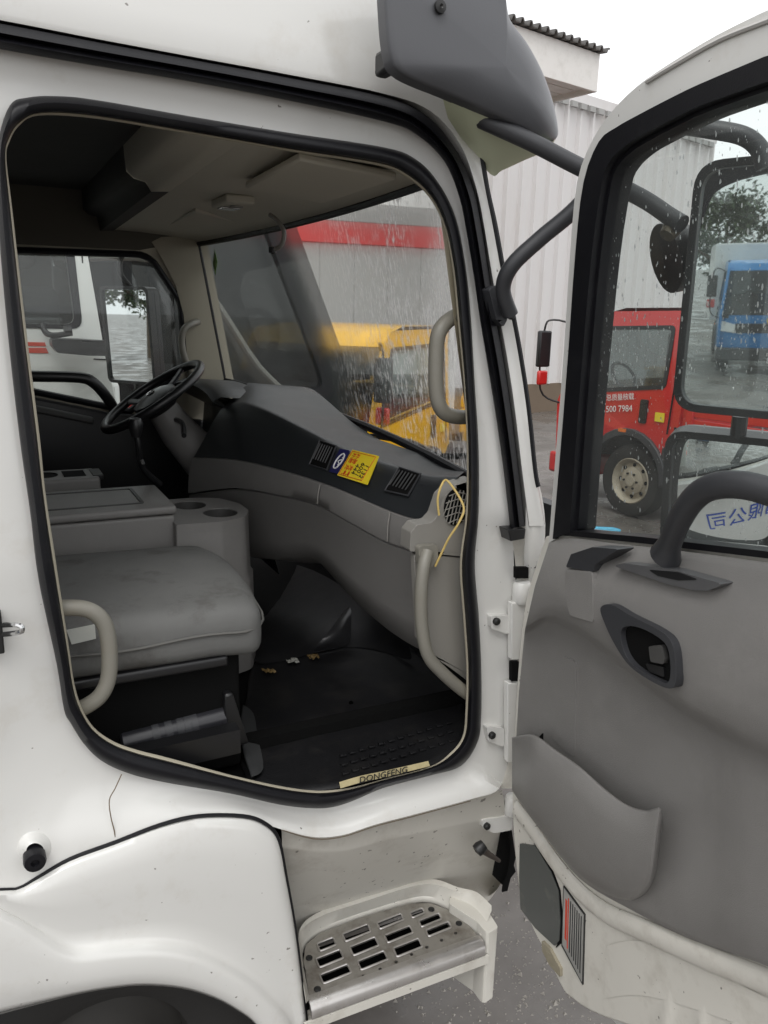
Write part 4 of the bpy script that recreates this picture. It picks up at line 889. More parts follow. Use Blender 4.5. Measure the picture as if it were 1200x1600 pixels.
# air vents with slats
def vent(pts, nsl, name='air_vent', off=-.003):
    P = [onF(x, y, .035) for x, y in pts]
    # place on the slanted black face: interpolate depth from the face mesh lines
    u = (P[1]-P[0]); v = (P[3]-P[0])
    o_ = MB(); 
    return P
def face_pt(px, py):                             # point on the slanted black face between shoulder and lower edge
    best = None
    for o in np.linspace(-.01, .12, 66):
        p = onF(px, py, float(o)); 
        # face surface depth at this point
        j = min(range(len(lb)), key=lambda i: abs((lb[i].lerp(lc_[i], .5)-p).dot(fdir)))
        a, b = lb[j], lc_[j]; t = min(1, max(0, (a.z-p.z)/max(1e-4, a.z-b.z))); s_ = a.lerp(b, t)
        d = abs((p-s_).dot(fn))
        if best is None or d < best[0]: best = (d, p)
    return best[1]
def quad_on_face(pts, lift, name, m, parent, th=.004, r=.006):
    P = [face_pt(x, y) for x, y in pts]; o0 = P[0]; M = frameM(o0, P[1]-P[0], P[3]-P[0]); Mi = M.inverted(); sgn = 1 if (M.to_3x3() @ Vector((0, 0, 1))).dot(fn) < 0 else -1
    L_ = [(Mi @ p) for p in P]
    ob = MB().plate([fillet([(p.x, p.y) for p in L_], r, 4)], lambda a, b, c: M @ Vector((a, b, c*sgn)), lift-th, lift).build(name, m, parent, smooth=False, bevel=.0008)
    return ob, M, sgn, L_
for pts in ([(627,732),(660,742),(640,776),(604,768)], [(503,690),(528,698),(512,735),(486,727)]):
    vo_, M, sgn, L_ = quad_on_face(pts, .007, 'air_vent', BLACKM, dash, r=.008)
    w_ = L_[1].x; h_ = L_[3].y; sh = L_[3].x
    for i in range(6):
        t = .12+.15*i; a = Vector((L_[0].x+(L_[1].x-L_[0].x)*t, 0, .011*sgn)); b = a+Vector((sh*.9, h_*.75, 0))
        MB().tube([M @ (a+Vector((sh*.1, h_*.1, 0))), M @ b], .0022, 6).build('vent_slat', BLACKP, vo_)
    rim = [M @ Vector((p.x, p.y, .008*sgn)) for p in L_]
    MB().tube(rim, .003, 6, closed=True).build('vent_rim', CHAR, vo_)
# stickers: yellow price card, navy round-badge sticker
sk, M, sgn, L_ = quad_on_face([(553,704),(594,714),(578,760),(529,744)], .0065, 'price_sticker', YELLOW, dash, th=.003, r=.002)
W_, H_ = L_[1].x, (L_[3].y+L_[2].y)/2; shx = L_[3].x
def stext(body, u, v, size, m, ang=90):
    c = Vector((L_[0].x+W_*u+shx*v, H_*v, .0072*sgn)); x = (M.to_3x3() @ Vector((shx, H_, 0))).normalized()
    yv = (M.to_3x3() @ Vector((1, 0, 0))); Mt = frameM(M @ c, x, yv)
    nz = Mt.to_3x3() @ Vector((0, 0, 1))
    if nz.dot(fn) > 0: Mt = frameM(M @ c, -x, yv)
    text('print', body, Mt, size, m, sk)
stext('补胎 充气', .17, .50, .017, REDT); stext('补胎 充气', .32, .50, .017, REDT)
stext('444', .50, .62, .022, BLACKT); stext('6001', .66, .60, .022, BLACKT); stext('1132', .83, .62, .022, BLACKT)
for u in (.03, .97):
    pass
rim = [M @ Vector((p.x*1, p.y, .0072*sgn)) for p in [Vector((L_[0].x+W_*a+shx*b, H_*b, 0)) for a, b in ((.04, .05), (.93, .06), (.93, .93), (.04, .93))]]
MB().tube(rim, .0012, 4, closed=True).build('border', REDT, sk)
nk, M2, s2, L2 = quad_on_face([(533,702),(548,705),(531,742),(516,738)], .0055, 'badge_sticker', NAVY, dash, th=.003, r=.003)
cn = sum(L2, Vector())/4
MB().tube([M2 @ (cn+Vector((.012*math.cos(a)-.006*math.sin(a), .024*math.sin(a), .0065*s2))) for a in np.linspace(0, 2*math.pi, 20, endpoint=False)], .0022, 5, closed=True).build('ring', WHITET, nk)
MB().tube([M2 @ (cn+Vector((.008-.01*t+.006*math.sin(t*9), -.012+.024*t, .0065*s2))) for t in np.linspace(0, 1, 12)], .0018, 5).build('swirl', WHITET, nk)

# near end of the dash: grey surround, round grille, kick panel
eq = lambda x, y, yy=.118: (onY(x, y, yy).x, onY(x, y, yy).z)
ep = MB().plate([fillet([eq(745,748), eq(712,758), eq(694,776), eq(684,806), eq(674,817), eq(652,820), eq(642,832), eq(640,862), eq(745,872)], [.01, .01, .02, .02, .012, .012, .008, .008, .01], 4)], TXZ(.118), 0, .05).build('end_panel', GREYL, dash, bevel=.004)
gc = onY(712, 792, .118)
go_ = MB().plate([[(gc.x+.034*math.cos(a), gc.z+.047*math.sin(a)) for a in np.linspace(0, 2*math.pi, 24, endpoint=False)]], TXZ(.115), 0, .003).build('speaker_grille', BLACKM, ep, smooth=False)
for i in range(-3, 4):
    x = i*.010; h = math.sqrt(max(0, 1-(x/.034)**2))*.047
    MB().tube([(gc.x+x-.008, .113, gc.z-h*.9), (gc.x+x+.008, .113, gc.z+h*.9)], .0014, 5).build('grille_bar', GREYL, go_)
for i in range(-2, 3):
    z = i*.017; h = math.sqrt(max(0, 1-(z/.047)**2))*.034
    MB().tube([(gc.x-h, .113, gc.z+z-.004), (gc.x, .111, gc.z+z+.004), (gc.x+h, .113, gc.z+z-.002)], .0014, 5).build('grille_bar', GREYL, go_)
kp = MB().plate([fillet([eq(648,866), eq(745,874), eq(745,1075), eq(705,1045), eq(672,1022), eq(655,1000)], .01, 3)], TXZ(.122), 0, .02).build('kick_panel', GREYL, dash, bevel=.004)
# tall grab bar with its mounting eye
br_ = grab([onY(668,862,.10), onY(662,885,.085), onY(658,925,.08), onY(659,975,.08), onY(668,1022,.08), onY(690,1050,.08), onY(722,1078,.085), onY(740,1090,.10)], 'grab_bar', .016, HANDLE, dash)
ey = MB().plate([fillet([eq(653,853,.10), eq(684,851,.10), eq(684,872,.10), eq(673,888,.10), eq(655,884,.10)], .01, 4)], TXZ(.098), 0, .018).build('bar_mount', HANDLE, dash, bevel=.004)
MB().lathe([(.0085, -.003), (.0085, .004), (0, .004)], Matrix.Translation(onY(669,867,.096)) @ Matrix.Rotation(rad(-90), 4, 'X'), 14).build('mount_hole', BLACKM, ey)
# wiper arm resting on the glass outside
MB().tube([onX(590,682,1.22), onX(640,690,1.22), onX(690,713,1.2), onX(735,712,1.2)], .010, 6).build('wiper_arm', BLACKP, truck)
MB().tube([onX(560,680,1.2), onX(605,680,1.2), onX(660,706,1.2)], .006, 6).build('wiper_blade', BLACKP, truck)

# instrument hood in front of the wheel
hood_px = [((345,640),(352,612),(372,600),(388,598)), ]
hc = onY(345, 600, 1.62)
rows = []
for yv in np.linspace(1.25, 1.97, 12):
    s = (yv-1.25)/.72; hgt = .05*math.sin(math.pi*min(1, s*1.15))**.5 if s < .87 else 0
    zt = 1.665+hgt*.7
    rows.append([Vector((.98, yv, 1.62)), Vector((.90, yv, zt)), Vector((.74, yv, zt+.012)), Vector((.71, yv, zt-.004)), Vector((.74, yv, zt-.02)), Vector((.86, yv, 1.58)), Vector((.84, yv, 1.40)), Vector((.95, yv, 1.0))])
MB().grid(rows).build('instrument_hood', DASH, dash, ang=50)
MB().box((.842, 1.33, 1.52), (.87, 1.78, 1.64)).build('instrument_cluster', BLACKP, dash, bevel=.01)

# ---- steering wheel with column
swc = Vector((.555, 1.50, 1.66)); ax_ = Vector((-.55, 0, .83)).normalized(); Ms = frameM(swc, Vector((0, 1, 0)), ax_.cross(Vector((0, 1, 0))))
Rw = .205
sw = MB().sweep([Ms @ Vector((Rw*math.cos(a), Rw*math.sin(a), 0)) for a in np.linspace(0, 2*math.pi, 48, endpoint=False)], circ(.0165, 12), [list((Ms.to_3x3() @ Vector((0, 0, 1))))]*48, closed=True).build('steering_wheel', BLACKP, truck)
for a in (20, 160, 235, 305):
    c, s = math.cos(rad(a)), math.sin(rad(a))
    MB().sweep([Ms @ Vector((.05*c, .05*s, -.02)), Ms @ Vector((.13*c, .13*s, -.012)), Ms @ Vector((.2*c, .2*s, 0))], circ(.016, 8, 1, .5), Ms.to_3x3() @ Vector((0, 0, 1))).build('spoke', CHAR, sw)
MB().lathe([(0, .012), (.05, .010), (.085, -.004), (.09, -.03), (.06, -.06), (0, -.06)], Ms, 28).build('horn_pad', BLACKP, sw)
MB().tube([Ms @ Vector((.022*math.cos(a), .014*math.sin(a), .014)) for a in np.linspace(0, 2*math.pi, 16, endpoint=False)], .0025, 5, closed=True).build('hub_emblem', CHROME, sw)
MB().tube([swc+ax_*-.05, swc+ax_*-.16, swc+ax_*-.30+Vector((.02, 0, 0))], lambda t: .055+.03*t, 14).build('column_shroud', GREY, truck)
MB().tube(spl([swc+ax_*-.10, swc+ax_*-.1+Vector((.02, -.12, .0)), swc+ax_*-.1+Vector((.0, -.24, -.03))], 4), .009, 8).build('wiper_stalk', BLACKP, truck)
# gear lever
kn = onY(212, 668, 1.12)
gl_ = MB().tube(spl([onY(250,757,1.18), onY(232,742,1.16), onY(220,725,1.14), onY(217,700,1.12), onY(213,678,1.12)], 5), lambda t: .012-.003*t, 8).build('gear_lever', BLACKP, truck)
MB().lathe([(0, -.035), (.014, -.03), (.020, -.01), (.024, .012), (.018, .028), (0, .033)], Matrix.Translation(kn), 16).build('gear_knob', BLACKP, gl_)
MB().tube([onY(224,725,1.10), onY(221,718,1.1)], .006, 6).build('lever_cable', CHROME, gl_)

# ================================================================== CENTRE CONSOLE, SEATS, FLOOR
def rb(lo, hi, r, seg=4):
    bm = bmesh.new(); bmesh.ops.create_cube(bm, size=1)
    for v in bm.verts: v.co = Vector((lo[0]+(v.co.x+.5)*(hi[0]-lo[0]), lo[1]+(v.co.y+.5)*(hi[1]-lo[1]), lo[2]+(v.co.z+.5)*(hi[2]-lo[2])))
    bmesh.ops.bevel(bm, geom=bm.edges[:], offset=r, segments=seg, affect='EDGES', profile=.6)
    me = bpy.data.meshes.new('rb'); bm.to_mesh(me); bm.free(); return me
def rbox(name, lo, hi, r, m, parent, seg=4, fn_=None):
    me = rb(lo, hi, r, seg)
    if fn_:
        for v in me.vertices: v.co = fn_(v.co)
    return link(name, me, m, parent)
con = rbox('centre_console', (-.40, .80, .9), (.475, 1.12, 1.385), .012, GREYD, truck)
for v in con.data.vertices: pass
con.data.materials.clear(); con.data.materials.append(GREY)
rbox('console_lid', (-.40, .795, 1.388), (.48, 1.12, 1.412), .010, GREY, con)
MB().plate([rr(-.38, .86, .40, 1.08, .015), rr(-.37, .87, .39, 1.07, .012)], TXY(1.412), -.002, .0025).build('lid_inlay', GREYD, con, smooth=False)
# cup-holder nose
nose = [(.468, .76), (.60, .75), (.68, .78), (.715, .86), (.715, .96), (.67, 1.06), (.58, 1.09), (.468, 1.09)]
no = fillet(nose, [.005, .04, .05, .05, .05, .05, .04, .005], 5)
cup1 = [(.56+.052*math.cos(a), .99+.06*math.sin(a)) for a in np.linspace(0, 2*math.pi, 24, endpoint=False)]
cup2 = [(.625+.052*math.cos(a), .86+.06*math.sin(a)) for a in np.linspace(0, 2*math.pi, 24, endpoint=False)]
nz_ = MB().plate([no, cup1, cup2], TXY(1.365), -.03, 0).build('cup_holder', GREY, con, bevel=.006, ang=40)
MB().grid([[Vector((a, b, 1.337)) for a, b in no], [Vector((a+(a-.6)*.03, b+(b-.92)*.03, 1.18)) for a, b in no], [Vector((a+(a-.6)*.10, b+(b-.92)*.06, 1.17)) for a, b in no], [Vector((a+(a-.6)*.14, b+(b-.92)*.08, .87)) for a, b in no]], cu=True).build('console_nose', GREY, con, ang=50)
for cpt in (cup1, cup2):
    cxx, cyy = sum(p[0] for p in cpt)/24, sum(p[1] for p in cpt)/24
    MB().grid([[Vector((cxx+(a-cxx)*k, cyy+(b-cyy)*k, z)) for a, b in cpt] for k, z in ((1.0, 1.362), (.97, 1.30), (.9, 1.27), (.01, 1.27))], cu=True).build('cup_well', GREYD, con)
# tray by the driver with cup and coin wells
tray = rbox('driver_tray', (-.35, 1.28, 1.30), (.33, 1.46, 1.415), .012, GREY, truck)
for c, r in ((.16, .045),):
    MB().lathe([(r, .0), (r, .003), (r*.9, .003), (r*.9, .001), (0, .001)], Matrix.Translation((c, 1.37, 1.4145)), 20).build('tray_cup', BLACKM, tray)
MB().box((.22, 1.32, 1.414), (.29, 1.42, 1.417)).build('tray_well', BLACKM, tray)
MB().box((.31, 1.31, 1.40), (.345, 1.43, 1.418)).build('tray_switch', BLACKP, tray, bevel=.003)
# passenger seat cushion: rounded, stained fabric
def seatf(co):
    x, y, z = co
    t = (x+.20)/.77; z2 = z+.010*math.sin(max(0, min(1, (y-.2)/.56))*math.pi)*(1 if z > 1.25 else 0)
    z2 += .012*noise.noise(Vector((x*4, y*4, 0)))*(1 if z > 1.25 else .3)
    if x > .40: z2 -= (x-.40)**2*.9
    x2 = x+(.035*math.sin(max(0, min(1, (y-.2)/.56))*math.pi) if x > .3 else 0)
    return Vector((x2, y, z2))
sm = bpy.data.meshes.new('seat'); bm = bmesh.new()
bm.from_mesh(rb((-.20, .19, 1.185), (.545, .76, 1.315), .05, 5)); bmesh.ops.subdivide_edges(bm, edges=[e for e in bm.edges if e.calc_length() > .15], cuts=8, use_grid_fill=True)
for v in bm.verts: v.co = seatf(v.co)
bm.to_mesh(sm); bm.free()
seat = link('passenger_seat', sm, SEATM, truck)
ps = [Vector((x, .187, 1.250+.004*math.sin(x*20))) for x in np.linspace(-.1, .50, 14)]+[Vector((.545, .22, 1.246)), Vector((.575, .30, 1.245)), Vector((.588, .48, 1.245)), Vector((.575, .65, 1.245))]
MB().tube(spl(ps, 2), .0035, 6).build('piping', mat('piping', (.12, .118, .11), .8), seat)
rbox('seat_back', (-.38, .19, 1.22), (-.20, .76, 1.98), .05, SEATM, seat)
rbox('seat_base', (-.20, .24, .87), (.50, .72, 1.185), .015, BLACKM, seat)
rbox('seat_pan', (-.18, .195, 1.165), (.46, .75, 1.19), .008, BLACKP, seat)
MB().plate([[(onY(104,985,.17).x, onY(104,985,.17).z), (onY(148,976,.17).x, onY(148,976,.17).z), (onY(150,998,.17).x, onY(150,998,.17).z), (onY(112,1007,.17).x, onY(112,1007,.17).z)]], TXZ(.17), 0, .003).build('seat_tag', mat('tag_white', (.55, .56, .52), .7), seat, smooth=False)
# driver seat
dsb = rbox('driver_seat', (-.42, 1.50, 1.02), (.12, 1.96, 1.16), .05, GREYD, truck)
rbox('seat_back', (-.62, 1.50, 1.10), (-.45, 1.96, 1.85), .05, GREYD, dsb)
rbox('seat_base', (-.35, 1.56, .87), (.08, 1.9, 1.02), .02, BLACKM, dsb)
# looped grab handle by the B-pillar
grab([onY(70,955,.115), onY(95,950,.10), onY(135,952,.095), onY(160,970,.095), onY(170,1005,.095), onY(170,1055,.095), onY(158,1085,.095), onY(135,1103,.10), onY(105,1115,.115)], 'entry_grab_handle', .0165, HANDLE)

# floor rubber mat: upturned at the seat, folded up the toe board, studded towards the sill
mat_pts = [onZ(x, y, .868) for x, y in ((398,1224),(372,1160),(385,1090),(395,1040),(440,1000),(560,960),(640,1010),(700,1060),(727,1110),(722,1165),(690,1190),(600,1212),(500,1234))]
rows = []
out_m = spl(mat_pts, 4, True); cm_ = sum(out_m, Vector())/len(out_m)
for k, dz in ((1.0, -.004), (.985, .003), (.93, .0), (.6, .0), (.3, .002), (.02, .0)): rows.append([cm_+(p-cm_)*k+Vector((0, 0, dz+.004*noise.noise(p*7*k))) for p in out_m])
fm = MB().grid(rows, cu=True).build('floor_mat', MATF, None, ang=80); tag(fm, 'black rubber floor mat inside the open passenger doorway', 'floor mat')
sd = MB()
for i in range(12):
    for j in range(3):
        p = onZ(540+i*15-j*2, 1208-i*4.6-j*14, .872); sd.box((p.x-.009, p.y-.006, p.z-.002), (p.x+.009, p.y+.006, p.z+.003))
o = sd.build('tread_studs', MATF, fm, bevel=.001); o['kind'] = 'stuff'
# curled mat corner, toe-board carpet
MB().grid([[onZ(398,1222,.872), onZ(372,1160,.875), onZ(383,1100,.872)], [onY(388,1212,.16), onZ(366,1150,.92), onZ(375,1100,.90)], [onZ(420,1210,.874), onZ(400,1150,.885), onZ(400,1110,.876)]]).build('mat_corner', mat('mat_worn', (.035, .036, .037), .6, var=.3, vs=20), fm, sub=2)
MB().grid([[onX(395,880,1.2), onX(470,875,1.22), onX(560,930,1.2), onX(640,1000,1.15)], [onZ(395,1010,.90), onZ(470,985,.91), onZ(550,965,.92), onZ(640,1020,.90)], [onZ(390,1045,.870), onZ(460,1030,.870), onZ(560,1000,.870), onZ(650,1040,.870)]]).build('toe_board', MATF, truck, sub=2)
MB().grid([[onZ(480,1022,.874), onZ(515,1012,.876), onZ(549,1010,.874)], [onZ(505,1000,.93), onZ(530,990,.95), onZ(548,985,.93)], [onX(540,950,1.08), onX(545,948,1.08), onX(550,950,1.08)]]).build('mat_fold', mat('mat_fold', (.035, .035, .037), .32, var=.3, vs=20), fm, sub=2)
# sill scuff plate with its lettering
A_, B_ = S(532,1230,.045), S(672,1196,.045); d_ = (B_-A_)
mid = S(600,1216,.045)
rows = [[S(x, y, .030) for x, y in spl([(532,1232),(566,1222),(600,1215),(636,1206),(672,1197)], 3)], [S(x, y, .034) for x, y in spl([(530,1222),(564,1212),(598,1205),(634,1197),(669,1189)], 3)]]
sp = MB().grid(rows).build('sill_plate', BRASS, truck)
M_ = frameM(S(600,1211,.026), (S(636,1202,.026)-S(566,1218,.026)), (S(599,1204,.03)-S(601,1216,.03)))
text('sill_lettering', 'DONGFENG', M_, .0235, BLACKT, sp, extrude=.0008)

# rubbish on the floor
for k, (px, py, c, lb_) in enumerate(((421,1050,(.22,.15,.06),'crumpled tan wrapper lying on the mat by the seat base'), (458,1035,(.34,.34,.31),'torn silver foil scrap lying on the mat between two wrappers'), (489,1028,(.16,.11,.045),'small brown leaf scrap on the mat below the toe board'))):
    p = onZ(px, py, .876); mb = MB(); nn = 7
    rows = [[p+Vector(((i-3)*.006+random.uniform(-.003, .003), (j-2)*.008+random.uniform(-.003, .003), random.uniform(0, .010))) for i in range(nn)] for j in range(5)]
    o = mb.grid(rows).build('litter', mat('litter_%d' % k, c, .35, metal=.2, var=.5, vs=60), None, smooth=False); tag(o, lb_, 'litter')
# black cylinder strapped under the seat
a, b = onY(188,1163,.25), onY(352,1120,.25)
cy = E('tool_canister', (a+b)/2-Vector((0, 0, .04)), 'black cylindrical canister with bands lying under the passenger seat', 'canister')
cmx = mat('canister_black', (.022, .022, .026), .3, var=.2, vs=15)
bd = MB().tube([a, a.lerp(b, .02), a.lerp(b, .5), a.lerp(b, .98), b], lambda t: .034 if .01 < t < .99 else .028, 20).build('canister_body', cmx, cy)
for t, c in ((.32, CHAR), (.44, CHAR), (.55, CHAR), (.62, CHAR), (.68, CHAR)):
    p = a.lerp(b, t); d = (b-a).normalized(); MB().tube([p-d*.008, p+d*.008], .0352, 20).build('band', c, cy)
d = (b-a).normalized()
MB().plate([[(b.x-.01, b.z-.07), (b.x+.05, b.z-.07), (b.x+.012, b.z+.075), (b.x-.008, b.z+.075)]], TXZ(b.y-.03), 0, .05).build('bracket', BLACKP, cy, bevel=.006)
# metal rail under it
MB().sweep([onY(140,1205,.16), onY(372,1152,.16)], [(-.02, -.03), (.02, -.03), (.02, .03), (-.02, .03)], (0, 0, 1)).build('seat_rail', BLACKP, seat, smooth=False)
# yellow cord hanging from the grille
cd = MB().tube(spl([onY(686,805,.105), onY(684,780,.105), onY(690,758,.105), onY(700,752,.108), onY(724,790,.07), onY(718,815,.06), onY(702,840,.075), onY(692,860,.09), onY(680,885,.10)], 6), .0028, 7).build('cord', CORDM, None)
tag(cd, 'thin yellow cord hanging beside the dashboard end grille', 'cord')

# ================================================================== THE OPEN PASSENGER DOOR
TH = rad(88); HG = Vector((1.14, -.02, 0)); DU = Vector((-math.cos(TH), -math.sin(TH), 0)); DW = Vector((-math.sin(TH), math.cos(TH), 0))
def dlean(z): return .09*max(0.0, z-1.5)
def DP(u, z, w=0.0): return HG+DU*u+DW*(w+dlean(z))+Vector((0, 0, z))
def D(px, py, w=0.0):
    wv = w
    for _ in range(6):
        p = onP(px, py, HG+DW*wv, DW); wv = w+dlean(p.z)
    return onP(px, py, HG+DW*wv, DW)
def duz(px, py, w=0.0):
    p = D(px, py, w); return ((p-HG).dot(DU), p.z)
TD = lambda a, b, c: DP(a, b, c)
def dplate(name, loops, w0, w1, m, parent, r=0.0, bevel=0.0, smooth=True, n=4, px=True):
    L_ = [([duz(x, y, w1) for x, y in lp] if px else lp) for lp in loops]
    if r: L_ = [fillet(lp, r, n) for lp in L_]
    return MB().plate(L_, TD, w0, w1).build(name, m, parent, smooth=smooth, bevel=bevel)
low = [duz(x, y) for x, y in spl([(852,838),(838,880),(823,930),(814,990),(808,1060),(804,1130),(800,1240),(804,1330),(813,1400),(832,1450),(852,1488),(868,1523),(890,1558),(945,1590),(1050,1622)], 3)]
low += [(.62, .40), (.97, .47), (1.0, .52), (1.0, 1.68)]+[duz(x, y) for x, y in ((1200,864),(1000,846),(893,832))]
door = dplate('door', [low], -.05, .0, WHITE2, truck, bevel=.008, px=False)
dplate('outer_skin', [[(-.01, .45), (.30, .40), (.97, .44), (1.01, .55), (1.01, 1.68), (.08, 1.50), (-.02, 1.3)]], -.085, -.052, WHITE, door, r=.04, bevel=.01, px=False)
# lettering on the outside of the door, seen in the lower mirror
text('door_lettering', '运输有限公司', frameM(DP(.64, 1.25, -.087), -DU, (0, 0, 1)) @ Matrix.Diagonal((1, 1.45, 1, 1)), .125, BLUET, door)
# window frame
of = [duz(x, y) for x, y in spl([(862,848),(872,720),(885,560),(896,395),(907,285),(930,222),(960,177),(1000,137),(1050,102),(1125,57),(1200,20)], 3)]+[(.90, 2.395), (.98, 2.37), (1.02, 2.28), (1.03, 1.68)]
bf = [duz(x, y, .01) for x, y in spl([(868,842),(879,720),(892,560),(904,395),(917,285),(941,222),(968,200),(1000,182),(1050,156),(1100,132),(1200,90)], 3)]+[(.88, 2.325), (.95, 2.30), (.98, 2.22), (.99, 1.685)]
inf = [duz(x, y, .01) for x, y in spl([(895,832),(904,700),(915,560),(930,395),(946,285),(958,253),(978,232),(1000,217),(1050,190),(1100,166),(1200,130)], 3)]+[(.86, 2.285), (.91, 2.265), (.935, 2.2), (.945, 1.70)]+[duz(1200,864,.01), duz(1050,846,.01)]
dplate('window_frame', [of+[duz(1200,868), duz(1050,850)], bf[::-1]+[duz(1050,848,.01), duz(1200,866,.01)]], -.055, .004, WHITE, door, bevel=.006, px=False) if False else None
def ring_plate(name, a, b, w0, w1, m, parent, bevel=.004):
    n = min(len(a), len(b)); mb = MB()
    rows = [[DP(*p, w0) for p in a[:n]], [DP(*p, w1) for p in a[:n]], [DP(*p, w1) for p in b[:n]], [DP(*p, w0) for p in b[:n]]]
    return mb.grid(rows, cv=True).build(name, m, parent, ang=40)
wf = ring_plate('window_frame', of, bf, -.055, .008, WHITE, door)
# pressed gutter line along the top of the frame
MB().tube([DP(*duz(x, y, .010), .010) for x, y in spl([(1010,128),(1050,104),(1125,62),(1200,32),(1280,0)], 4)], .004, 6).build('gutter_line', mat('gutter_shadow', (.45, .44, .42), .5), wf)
n = min(len(bf), len(inf))
ring_plate('window_rubber', bf, inf, -.03, .018, RUBBER, door)
ring_plate('glass_channel', inf[:n], [((a-.5)*.975+.5, (b-1.95)*.98+1.95) for a, b in inf[:n]], -.045, .002, RUBBER, door)
bl_ = [duz(x, y, .01) for x, y in ((880,836),(1000,848),(1200,872),(1480,906))]; bh_ = [duz(x, y, .01) for x, y in ((880,828),(1000,838),(1200,861),(1480,893))]
ring_plate('belt_rubber', bl_, bh_, -.03, .014, RUBBER, door)
gl_loop = [(a, b) for a, b in inf[:n]]+[duz(1200,868,.0), duz(1050,850,.0), duz(893,836,.0)]
dg = MB().plate([gl_loop], TD, -.022, -.018).build('window_glass', GLASS, door, smooth=False)
# rain drops on the outside of the glass
us = [p[0] for p in gl_loop]; zs_ = [p[1] for p in gl_loop]
def inside(u, z):
    c = False; N_ = len(gl_loop)
    for i in range(N_):
        a, b = gl_loop[i], gl_loop[i-1]
        if (a[1] > z) != (b[1] > z) and u < (b[0]-a[0])*(z-a[1])/(b[1]-a[1])+a[0]: c = not c
    return c
dm = MB(); cnt = 0
while cnt < 1500:
    u, z = random.uniform(min(us), max(us)), random.uniform(min(zs_), max(zs_))
    if not inside(u, z): continue
    if noise.noise(Vector((u*7, z*7, 3)))+random.uniform(-.5, .35) < -.12: continue
    r = .0010+.0030*random.random()**3.5; st_ = random.uniform(1, 1.7)
    c = [DP(u+r*.5*math.cos(a), z+r*st_*math.sin(a), -.0221) for a in np.linspace(0, 2*math.pi, 6, endpoint=False)]
    dm.add(c+[DP(u, z-r*.2, -.0221-r*.7)], [(i, (i+1) % 6, 6) for i in range(6)]); cnt += 1
o = dm.build('rain_drops', DROP, door); o['kind'] = 'stuff'

# ---- inner trim
tc_ = [((858,848),(836,915),(820,985),(811,1080),(802,1232)), ((893,841),(880,905),(862,966),(850,1100),(848,1298)), ((960,849),(950,930),(925,998),(915,1130),(905,1372)), ((1040,858),(1040,960),(1005,1062),(1000,1200),(985,1421)),
       ((1120,868),(1120,990),(1090,1120),(1085,1280),(1080,1468)), ((1200,879),(1205,1020),(1200,1176),(1200,1340),(1205,1512)), ((1330,896),(1345,1080),(1345,1245),(1345,1420),(1345,1578)), ((1480,914),(1490,1130),(1490,1310),(1490,1480),(1490,1640))]
def trow(i, j, t, w):
    a, b = spl([c[i] for c in tc_], 5), spl([c[j] for c in tc_], 5); out = []
    for p, q_ in zip(a, b):
        m = p.lerp(q_, t); k = min(1, max(0, (m.x-1105)/60)) if (j >= 3 and 0 < w) else 0
        out.append(D(m.x, m.y, w+.013*k*k*(3-2*k)))
    return out
TR = [trow(0, 0, 0, .0), trow(0, 0, 0, .022), trow(0, 1, .12, .034), trow(0, 1, .45, .062), trow(0, 1, 1, .080), trow(1, 2, .6, .080), trow(1, 2, .88, .073), trow(1, 2, .97, .062), trow(2, 3, .03, .040), trow(2, 3, .10, .027), trow(2, 3, .35, .024), trow(2, 3, 1, .026), trow(3, 4, .6, .026), trow(3, 4, .95, .024), trow(3, 4, 1, .018), trow(3, 4, 1, .0)]
trim = MB().grid(TR).build('trim_panel', GREY, door, ang=75)
TR2 = [[r[0] for r in TR], [r[0]+DU*-.004+DW*-.03 for r in TR]]
# upright groove pressed in the panel
dplate('pressed_groove', [[(868,1032),(882,1026),(900,1034),(898,1184),(880,1172),(862,1152)]], .02, .0275, GREY, trim, r=.01, bevel=.002)
gr_ = [D(x, y, .026) for x, y in ((868,1030),(882,1024),(900,1030),(898,1180),(880,1176),(862,1150))]
# pocket
pc = [((800,1152),(800,1235)), ((834,1148),(824,1270)), ((868,1171),(850,1304)), ((908,1199),(882,1346)), ((945,1232),(915,1378)), ((980,1257),(950,1398)), ((1010,1266),(985,1408)), ((1031,1262),(1012,1392)), ((1035,1285),(1026,1360))]
a_, b_ = spl([c[0] for c in pc], 5), spl([c[1] for c in pc], 5); np_ = len(a_)
def ww(i, w):
    t = i/(np_-1); k = min(1, t/.14)*min(1, (1-t)/.12); k = k*k*(3-2*k); return .028+(w-.028)*(.35+.65*k if t < .5 else k)
PR = []
for t, w in ((0.0, .028), (0.0, .075), (.012, .086), (.04, .090), (.3, .094), (.6, .088), (.85, .07), (.97, .05), (1.0, .02)):
    PR.append([D(p.lerp(q_, t).x, p.lerp(q_, t).y, ww(i, w)) for i, (p, q_) in enumerate(zip(a_, b_))])
PR[0] = [D(p.x, p.y+6, max(.03, ww(i, .075)-.004)) for i, p in enumerate(a_)]
MB().grid(PR).build('door_pocket', GREY, door, ang=75)
dplate('pocket_gap', [[(832,1163),(847,1146),(847,1180),(838,1172)]], .026, .030, BLACKM, door, smooth=False)
# lidded panel at the front of the trim: dark cap over a grey flap
dplate('trim_flap', [[(884,890),(925,893),(927,973),(890,962),(882,930)]], .045, .0815, GREY, door, r=.008, bevel=.003)
dplate('flap_cap', [[(884,886),(892,866),(925,855),(968,858),(950,868),(930,882),(926,893)]], .040, .081, CHAR, door, r=.003, bevel=0)
